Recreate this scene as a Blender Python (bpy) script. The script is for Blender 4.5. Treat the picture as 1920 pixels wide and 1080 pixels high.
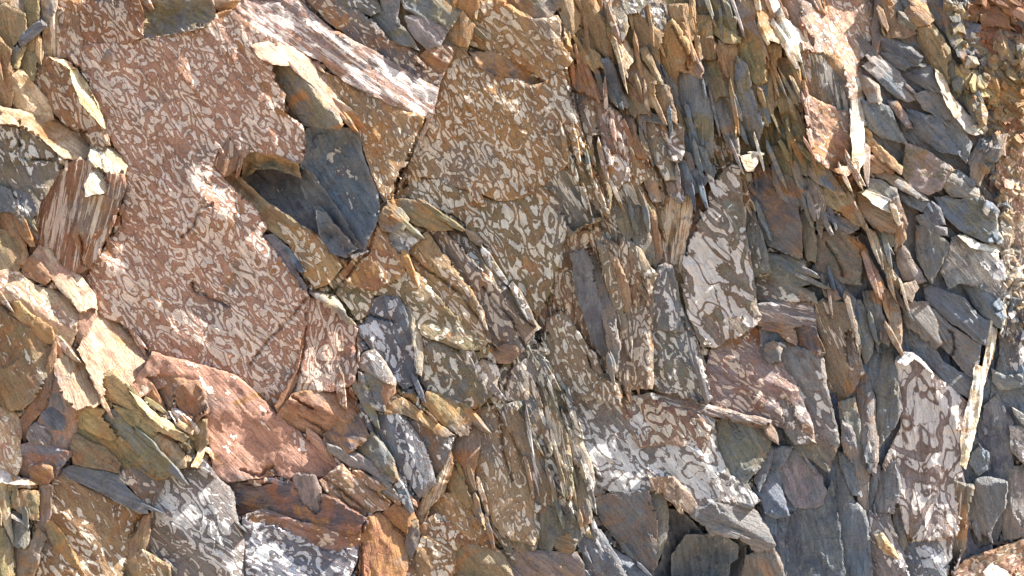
import bpy, math, random, re
import numpy as np
from mathutils import Vector
from mathutils.geometry import delaunay_2d_cdt

# ------------------------------------------------------------------ camera, sky, sun, exposure
S = 0.0025            # metres of rock per tracing unit
DIST = 7.0            # camera to the mean plane of the rock wall
scene = bpy.context.scene
for o in list(bpy.data.objects): bpy.data.objects.remove(o)
cam_data = bpy.data.cameras.new('camera')
cam = bpy.data.objects.new('camera', cam_data)
scene.collection.objects.link(cam)
cam.location = (0, -DIST, 0)
cam.rotation_euler = (math.radians(90), 0, 0)
cam_data.sensor_width = 36
cam_data.lens = 36 * DIST / (1920 * S)
cam_data.clip_end = 500
scene.camera = cam

SUN = Vector((0.68, -0.13, 0.70)).normalized()
EL = math.asin(SUN.z); AZ = math.atan2(SUN.x, SUN.y)
world = bpy.data.worlds.new("World"); scene.world = world; world.use_nodes = True
wn = world.node_tree; wn.nodes.clear()
sky = wn.nodes.new('ShaderNodeTexSky'); sky.sky_type = 'NISHITA'; sky.sun_disc = False
sky.sun_elevation = EL; sky.sun_rotation = AZ
bg = wn.nodes.new('ShaderNodeBackground'); bg.inputs[1].default_value = 0.098
wo = wn.nodes.new('ShaderNodeOutputWorld')
wn.links.new(sky.outputs[0], bg.inputs[0]); wn.links.new(bg.outputs[0], wo.inputs[0])
sd = bpy.data.lights.new('sun', 'SUN'); sd.energy = 5.0; sd.angle = math.radians(0.5); sd.color = (1, .94, .86)
sun = bpy.data.objects.new('sun', sd); scene.collection.objects.link(sun)
sun.rotation_euler = SUN.to_track_quat('Z', 'Y').to_euler()
sun.location = (6, -3, 6)
scene.view_settings.view_transform = 'Standard'; scene.view_settings.look = 'None'
scene.view_settings.exposure = 1.7; scene.view_settings.gamma = 1

# ------------------------------------------------------------------ numpy noise
rs = np.random.RandomState(7)
PERM = rs.permutation(1024)
GR = rs.normal(size=(1024, 2)); GR /= np.linalg.norm(GR, axis=1)[:, None]
def perlin(x, y, seed=0):
    xi = np.floor(x).astype(int); yi = np.floor(y).astype(int)
    xf = x - xi; yf = y - yi
    def g(ix, iy):
        h = PERM[(PERM[(ix + seed * 57) & 1023] + iy) & 1023]
        return GR[h]
    def d(ix, iy, fx, fy):
        v = g(ix, iy); return v[..., 0] * fx + v[..., 1] * fy
    u = xf ** 3 * (xf * (xf * 6 - 15) + 10); v = yf ** 3 * (yf * (yf * 6 - 15) + 10)
    a = d(xi, yi, xf, yf); b = d(xi + 1, yi, xf - 1, yf)
    c = d(xi, yi + 1, xf, yf - 1); e = d(xi + 1, yi + 1, xf - 1, yf - 1)
    return ((a * (1 - u) + b * u) * (1 - v) + (c * (1 - u) + e * u) * v) * 1.5
def fbm(x, y, seed=0, n=3):
    s = 0; a = 1
    for k in range(n):
        s = s + a * perlin(x * 2 ** k, y * 2 ** k, seed + k * 13); a *= .5
    return s
def scallop(u, v, R, seed, slope, quad=.3):
    """concave chips meeting in sharp ridges, like broken stone; u, v already along/across the grain"""
    r = np.random.RandomState(seed)
    gx = np.floor(u / R).astype(int); gy = np.floor(v / R).astype(int)
    best = np.full(u.shape, 1e9)
    for i in (-1, 0, 1):
        for j in (-1, 0, 1):
            cx = gx + i; cy = gy + j
            h = PERM[(PERM[(cx + seed) & 1023] + cy) & 1023]
            rx = ((h * 37) % 101) / 101.; ry = ((h * 71) % 103) / 103.
            sx = (((h * 13) % 97) / 97. - .5) * 2 * slope; sy = (((h * 29) % 89) / 89. - .5) * 2 * slope
            dx = u - (cx + rx) * R; dy = v - (cy + ry) * R
            val = sx * dx + sy * dy + (dx * dx + dy * dy) / R * quad
            best = np.minimum(best, val)
    return best

# ------------------------------------------------------------------ palette (stone base colours; cr, wh also hold sunlight, bl, dk sky shade)
PAL = dict(pk=(.43,.235,.165), rd=(.29,.125,.065), og=(.40,.21,.075), tn=(.33,.22,.11), ol=(.20,.175,.09),
           gr=(.155,.17,.18), bl=(.135,.18,.235), dk=(.075,.088,.12), br=(.24,.135,.07), cr=(.60,.47,.31),
           mv=(.31,.255,.245), wh=(.72,.69,.64), yl=(.46,.35,.16))
LIGHT = dict(pk=(.82,.72,.63), rd=(.74,.61,.50), og=(.74,.64,.50), tn=(.78,.71,.59), ol=(.76,.73,.64), gr=(.78,.78,.76),
             bl=(.72,.74,.76), dk=(.66,.68,.72), br=(.70,.61,.50), cr=(.82,.74,.62), mv=(.80,.75,.70), wh=(.85,.85,.85), yl=(.75,.66,.48))
PAT = dict(v1=(20, 10, 1, 0), v2=(26, 12.5, 1, 0), v3=(54, 32, 1, 1), s=(75, 9, .4, 0), r=(110, 6, 0, 0), w=(26, 15, .85, 0), n=(40, 30, 0, 0))

# ------------------------------------------------------------------ stone material
def build_material():
    m = bpy.data.materials.new('rock'); m.use_nodes = True
    nt = m.node_tree; nt.nodes.clear(); L = nt.links.new
    def N(t, **k):
        n = nt.nodes.new(t)
        for a, b in k.items(): setattr(n, a, b)
        return n
    def attr(name): return N('ShaderNodeAttribute', attribute_name=name)
    def val(x, sock):
        if isinstance(x, (int, float)): sock.default_value = x
        else: L(x, sock)
    def M(op, a, b=0.0, c=0.0, clamp=False):
        n = N('ShaderNodeMath', operation=op, use_clamp=clamp)
        val(a, n.inputs[0]); val(b, n.inputs[1]); val(c, n.inputs[2]); return n.outputs[0]
    def step(x, lo, hi):
        n = N('ShaderNodeMapRange', interpolation_type='SMOOTHSTEP')
        val(x, n.inputs[0]); val(lo, n.inputs[1]); val(hi, n.inputs[2]); return n.outputs[0]
    def noise(vec, sc, det=2, rough=.5, dist=0.):
        n = N('ShaderNodeTexNoise'); L(vec, n.inputs['Vector'])
        n.inputs['Scale'].default_value = sc; n.inputs['Detail'].default_value = det
        n.inputs['Roughness'].default_value = rough; n.inputs['Distortion'].default_value = dist
        return n.outputs['Fac']
    def mix(f, a, b, mode='MIX'):
        n = N('ShaderNodeMix', data_type='RGBA', blend_type=mode)
        val(f, n.inputs[0])
        for x, s in ((a, n.inputs[6]), (b, n.inputs[7])):
            if isinstance(x, tuple): s.default_value = (*x, 1)
            else: L(x, s)
        return n.outputs[2]
    gp = attr('gp').outputs['Vector']      # pattern space
    gq = attr('gq').outputs['Vector']      # grain space, unit = 100 tracing units
    sep = N('ShaderNodeSeparateXYZ'); L(attr('pp').outputs['Vector'], sep.inputs[0])
    cov, vw, loop = sep.outputs
    ca = attr('ca').outputs['Color']; cb = attr('cb').outputs['Color']; cl = attr('cl').outputs['Color']
    big = noise(gq, 1.1, 3, .55, .4)
    blot = noise(gq, 2.6, 6, .62, .8)
    fine = noise(gq, 26, 6, .7)
    grit = noise(gq, 90, 3, .7)
    streak = N('ShaderNodeVectorMath', operation='MULTIPLY'); L(gq, streak.inputs[0]); streak.inputs[1].default_value = (1.0, 6.0, 1)
    stn = noise(streak.outputs[0], 2.2, 6, .65, .5)
    base = mix(step(blot, .40, .62), ca, cb)
    # rust and grey stains of their own
    wp = attr('wp').outputs['Vector']
    scb = N('ShaderNodeSeparateColor'); L(ca, scb.inputs[0])
    warm = step(M('SUBTRACT', scb.outputs[0], scb.outputs[2]), .0, .13)
    base = mix(M('MULTIPLY', warm, step(noise(wp, 1.3, 6, .6, 1.0),   .54, .68)), base, (.36, .18, .07))
    base = mix(M('MULTIPLY', step(noise(wp, .8, 7, .6, .6), .53, .66), .6), base, (.17, .18, .185))
    base = mix(M('MULTIPLY', step(noise(gq, 4.3, 6, .7, .3), .60, .70), .45), base, (.50, .44, .36))
    # pale worm-like markings
    wv = N('ShaderNodeTexNoise'); L(gp, wv.inputs['Vector']); wv.inputs['Scale'].default_value = .9; wv.inputs['Detail'].default_value = 3
    wofs = N('ShaderNodeVectorMath', operation='SUBTRACT'); L(wv.outputs['Color'], wofs.inputs[0]); wofs.inputs[1].default_value = (.5, .5, .5)
    wsc = N('ShaderNodeVectorMath', operation='SCALE'); L(wofs.outputs[0], wsc.inputs[0]); wsc.inputs['Scale'].default_value = 1.5
    wadd = N('ShaderNodeVectorMath', operation='ADD'); L(gp, wadd.inputs[0]); L(wsc.outputs[0], wadd.inputs[1])
    vor = N('ShaderNodeTexVoronoi', feature='DISTANCE_TO_EDGE', voronoi_dimensions='2D'); L(wadd.outputs[0], vor.inputs['Vector']); vor.inputs['Scale'].default_value = .8
    vf = N('ShaderNodeTexVoronoi', feature='F1', voronoi_dimensions='2D'); L(wadd.outputs[0], vf.inputs['Vector']); vf.inputs['Scale'].default_value = .8
    sv = N('ShaderNodeSeparateColor'); L(vf.outputs['Color'], sv.inputs[0])
    n1 = noise(gp, .85, 1.0, .5, .5)
    n2 = noise(gp, 3.2, 4, .65, .4)
    covb = M('ADD', cov, M('MULTIPLY', M('SUBTRACT', big, .5), 1.2))
    n0 = noise(gp, .40, 1.2, .45, .35)
    st = M('ABSOLUTE', M('SUBTRACT', M('FRACT', M('MULTIPLY', n0, 6.0)), .5))
    maze = M('MINIMUM', M('MULTIPLY', M('SUBTRACT', st, .235), .85), M('SUBTRACT', M('MULTIPLY', vor.outputs['Distance'], .95), .055))
    maze = M('ADD', maze, M('MULTIPLY', M('SUBTRACT', n2, .5), .36))
    maze = M('ADD', maze, M('MULTIPLY', M('SUBTRACT', sv.outputs[0], .5), .10))
    maze = M('ADD', maze, M('MULTIPLY', M('SUBTRACT', covb, .51), .30))
    nn = M('ADD', M('MULTIPLY', M('SUBTRACT', n1, .5), 1.5), M('MULTIPLY', M('SUBTRACT', n2, .5), 1.1))
    nn = M('ADD', nn, M('MULTIPLY', M('SUBTRACT', covb, .56), .62))
    v = M('ADD', M('MULTIPLY', maze, vw), M('MULTIPLY', nn, M('SUBTRACT', 1.0, vw)))
    lines = M('ABSOLUTE', M('SUBTRACT', noise(gp, .8, 1, .5, .6), .5))
    inner = M('MULTIPLY', M('SUBTRACT', 1.0, step(lines, .012, .03)), loop)
    mask = M('MULTIPLY', step(v, -.004, .018), step(cov, .05, .12))
    mask = M('MULTIPLY', mask, M('SUBTRACT', 1.0, inner))
    halo = M('MULTIPLY', M('MULTIPLY', step(v, -.16, -.01), M('SUBTRACT', 1.0, mask)), step(cov, .05, .12))
    base = mix(M('MULTIPLY', halo, .5), base, (.16, .085, .05))
    speck = step(M('ADD', grit, M('MULTIPLY', fine, .6)), .72, .88)
    pale = mix(M('MULTIPLY', speck, .42), cl, base)
    core = step(v, .10, .35)
    pale = mix(M('MULTIPLY', core, .15), pale, base)
    col = mix(M('MULTIPLY', mask, .97), base, pale)
    # mineral grain
    g = M('ADD', M('ADD', M('MULTIPLY', M('SUBTRACT', fine, .5), 1.5), M('MULTIPLY', M('SUBTRACT', grit, .5), .9)), M('MULTIPLY', M('SUBTRACT', stn, .5), 1.6))
    gm = N('ShaderNodeCombineXYZ'); k = M('ADD', 1.0, g)
    for i in range(3): L(k, gm.inputs[i])
    col = mix(1.0, col, gm.outputs[0], 'MULTIPLY')
    bs = N('ShaderNodeBsdfPrincipled'); L(col, bs.inputs['Base Color'])
    L(M('ADD', .52, M('MULTIPLY', fine, .35)), bs.inputs['Roughness']); bs.inputs['Specular IOR Level'].default_value = .4
    # relief finer than the mesh
    tn = noise(streak.outputs[0], 1.5, 4, .55, .5)
    tt = M('MULTIPLY', tn, 16.0); fr = M('FRACT', tt); terr = M('DIVIDE', M('ADD', M('FLOOR', tt), step(fr, .78, 1.0)), 16.0)
    ck = N('ShaderNodeTexVoronoi', feature='DISTANCE_TO_EDGE'); 
    cw = N('ShaderNodeVectorMath', operation='ADD'); L(gq, cw.inputs[0]); 
    cs = N('ShaderNodeVectorMath', operation='SCALE'); L(wofs.outputs[0], cs.inputs[0]); cs.inputs['Scale'].default_value = .22
    L(cs.outputs[0], cw.inputs[1])
    cm = N('ShaderNodeVectorMath', operation='MULTIPLY'); L(cw.outputs[0], cm.inputs[0]); cm.inputs[1].default_value = (1.0, 2.4, 1)
    L(cm.outputs[0], ck.inputs['Vector']); ck.inputs['Scale'].default_value = 1.3
    crack = M('MULTIPLY', M('SUBTRACT', 1.0, step(ck.outputs['Distance'], .0, .022)), step(blot, .47, .58))
    h = M('ADD', M('MULTIPLY', blot, 5.0), M('MULTIPLY', terr, 13.0))
    h = M('ADD', h, M('MULTIPLY', fine, 4.6)); h = M('ADD', h, M('MULTIPLY', grit, 1.0)); h = M('ADD', h, M('MULTIPLY', mask, .25))
    h = M('ADD', h, M('MULTIPLY', stn, 7.0))
    h = M('SUBTRACT', h, M('MULTIPLY', crack, 2.6))
    bp = N('ShaderNodeBump'); bp.inputs['Strength'].default_value = 1.0; bp.inputs['Distance'].default_value = S
    L(h, bp.inputs['Height']); L(bp.outputs[0], bs.inputs['Normal'])
    out = N('ShaderNodeOutputMaterial'); L(bs.outputs[0], out.inputs[0])
    return m
ROCK = build_material()

# ------------------------------------------------------------------ helpers
def world_pts(px, py, P):
    """tracing units on the wall plus relief towards the viewer -> metres"""
    k = (DIST - P * S) / DIST
    return np.stack([(px - 960) * S * k, -P * S, (540 - py) * S * k], axis=-1)
def make_mesh(name, co, faces, attrs, smooth=True):
    me = bpy.data.meshes.new(name)
    if isinstance(faces, np.ndarray):
        n = len(faces)
        me.vertices.add(len(co)); me.vertices.foreach_set('co', co.astype(np.float32).ravel())
        me.loops.add(faces.size); me.loops.foreach_set('vertex_index', faces.astype(np.int32).ravel())
        me.polygons.add(n); me.polygons.foreach_set('loop_start', np.arange(0, faces.size, faces.shape[1], dtype=np.int32))
        me.update(calc_edges=True)
    else:
        me.from_pydata(co.tolist(), [], faces)
    for k, (typ, arr) in attrs.items():
        a = me.attributes.new(k, typ, 'POINT')
        a.data.foreach_set('color' if typ == 'FLOAT_COLOR' else 'vector', arr.astype(np.float32).ravel())
    me.validate()
    me.materials.append(ROCK)
    me.polygons.foreach_set('use_smooth', np.full(len(me.polygons), smooth))
    if smooth: me.set_sharp_from_angle(angle=math.radians(28))
    return me
def seg_dist(px, py, A, B):
    best = np.full(px.shape, 1e9)
    for i in range(0, len(A), 64):
        a = A[i:i+64]; b = B[i:i+64]; ab = b - a
        L2 = (ab ** 2).sum(1) + 1e-9
        dx = px[:, None] - a[None, :, 0]; dy = py[:, None] - a[None, :, 1]
        t = np.clip((dx * ab[:, 0] + dy * ab[:, 1]) / L2, 0, 1)
        d = np.hypot(dx - t * ab[:, 0], dy - t * ab[:, 1]).min(1)
        best = np.minimum(best, d)
    return best
def nearest_normal(px, py, ol, sg):
    """outward direction of the closest stretch of outline"""
    A = ol; B = np.roll(ol, -1, 0); t = B - A; n = np.stack([t[:, 1], -t[:, 0]], 1)
    n = n / (np.linalg.norm(n, axis=1)[:, None] + 1e-9) * sg
    n = (n + np.roll(n, 1, 0) + np.roll(n, -1, 0)) / 3
    M_ = (A + B) / 2; best = np.full(px.shape, 1e9); k = np.zeros(px.shape, int)
    for i in range(len(A)):
        d = (px - M_[i, 0]) ** 2 + (py - M_[i, 1]) ** 2
        m = d < best; best[m] = d[m]; k[m] = i
    return n[k]
def inside(px, py, poly):
    r = np.zeros(px.shape, bool); n = len(poly); j = n - 1
    for i in range(n):
        xi, yi = poly[i]; xj, yj = poly[j]
        if yi != yj:
            c = ((yi > py) != (yj > py)) & (px < (xj - xi) * (py - yi) / (yj - yi) + xi)
            r ^= c
        j = i
    return r
def warp(p):
    x, y = p[:, 0], p[:, 1]
    dx = fbm(x / 30, y / 30, 3, 2) * 2.0 + perlin(x / 7, y / 7, 9) * 1.5
    dy = fbm(x / 30 + 50, y / 30, 5, 2) * 2.0 + perlin(x / 7, y / 7, 11) * 1.5
    return np.stack([x + dx, y + dy], 1)
def outline(poly, step=5.0):
    out = []
    n = len(poly)
    for i in range(n):
        a = poly[i]; b = poly[(i + 1) % n]; l = np.hypot(*(b - a)); k = max(1, int(round(l / step)))
        for j in range(k): out.append(a + (b - a) * j / k)
    return np.array(out)

def grow(p, r):
    """push a closed outline outwards by r so that neighbours lap instead of leaving mortar-like gaps"""
    sg = 1 if np.sum(p[:, 0] * np.roll(p[:, 1], -1) - p[:, 1] * np.roll(p[:, 0], -1)) > 0 else -1
    e = np.roll(p, -1, 0) - p; n = np.stack([e[:, 1], -e[:, 0]], 1) * sg; n = n / (np.linalg.norm(n, axis=1)[:, None] + 1e-9)
    m = n + np.roll(n, 1, 0); l = (m ** 2).sum(1)[:, None]
    return p + m * (2 / np.maximum(l, 1.6)) * r

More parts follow.
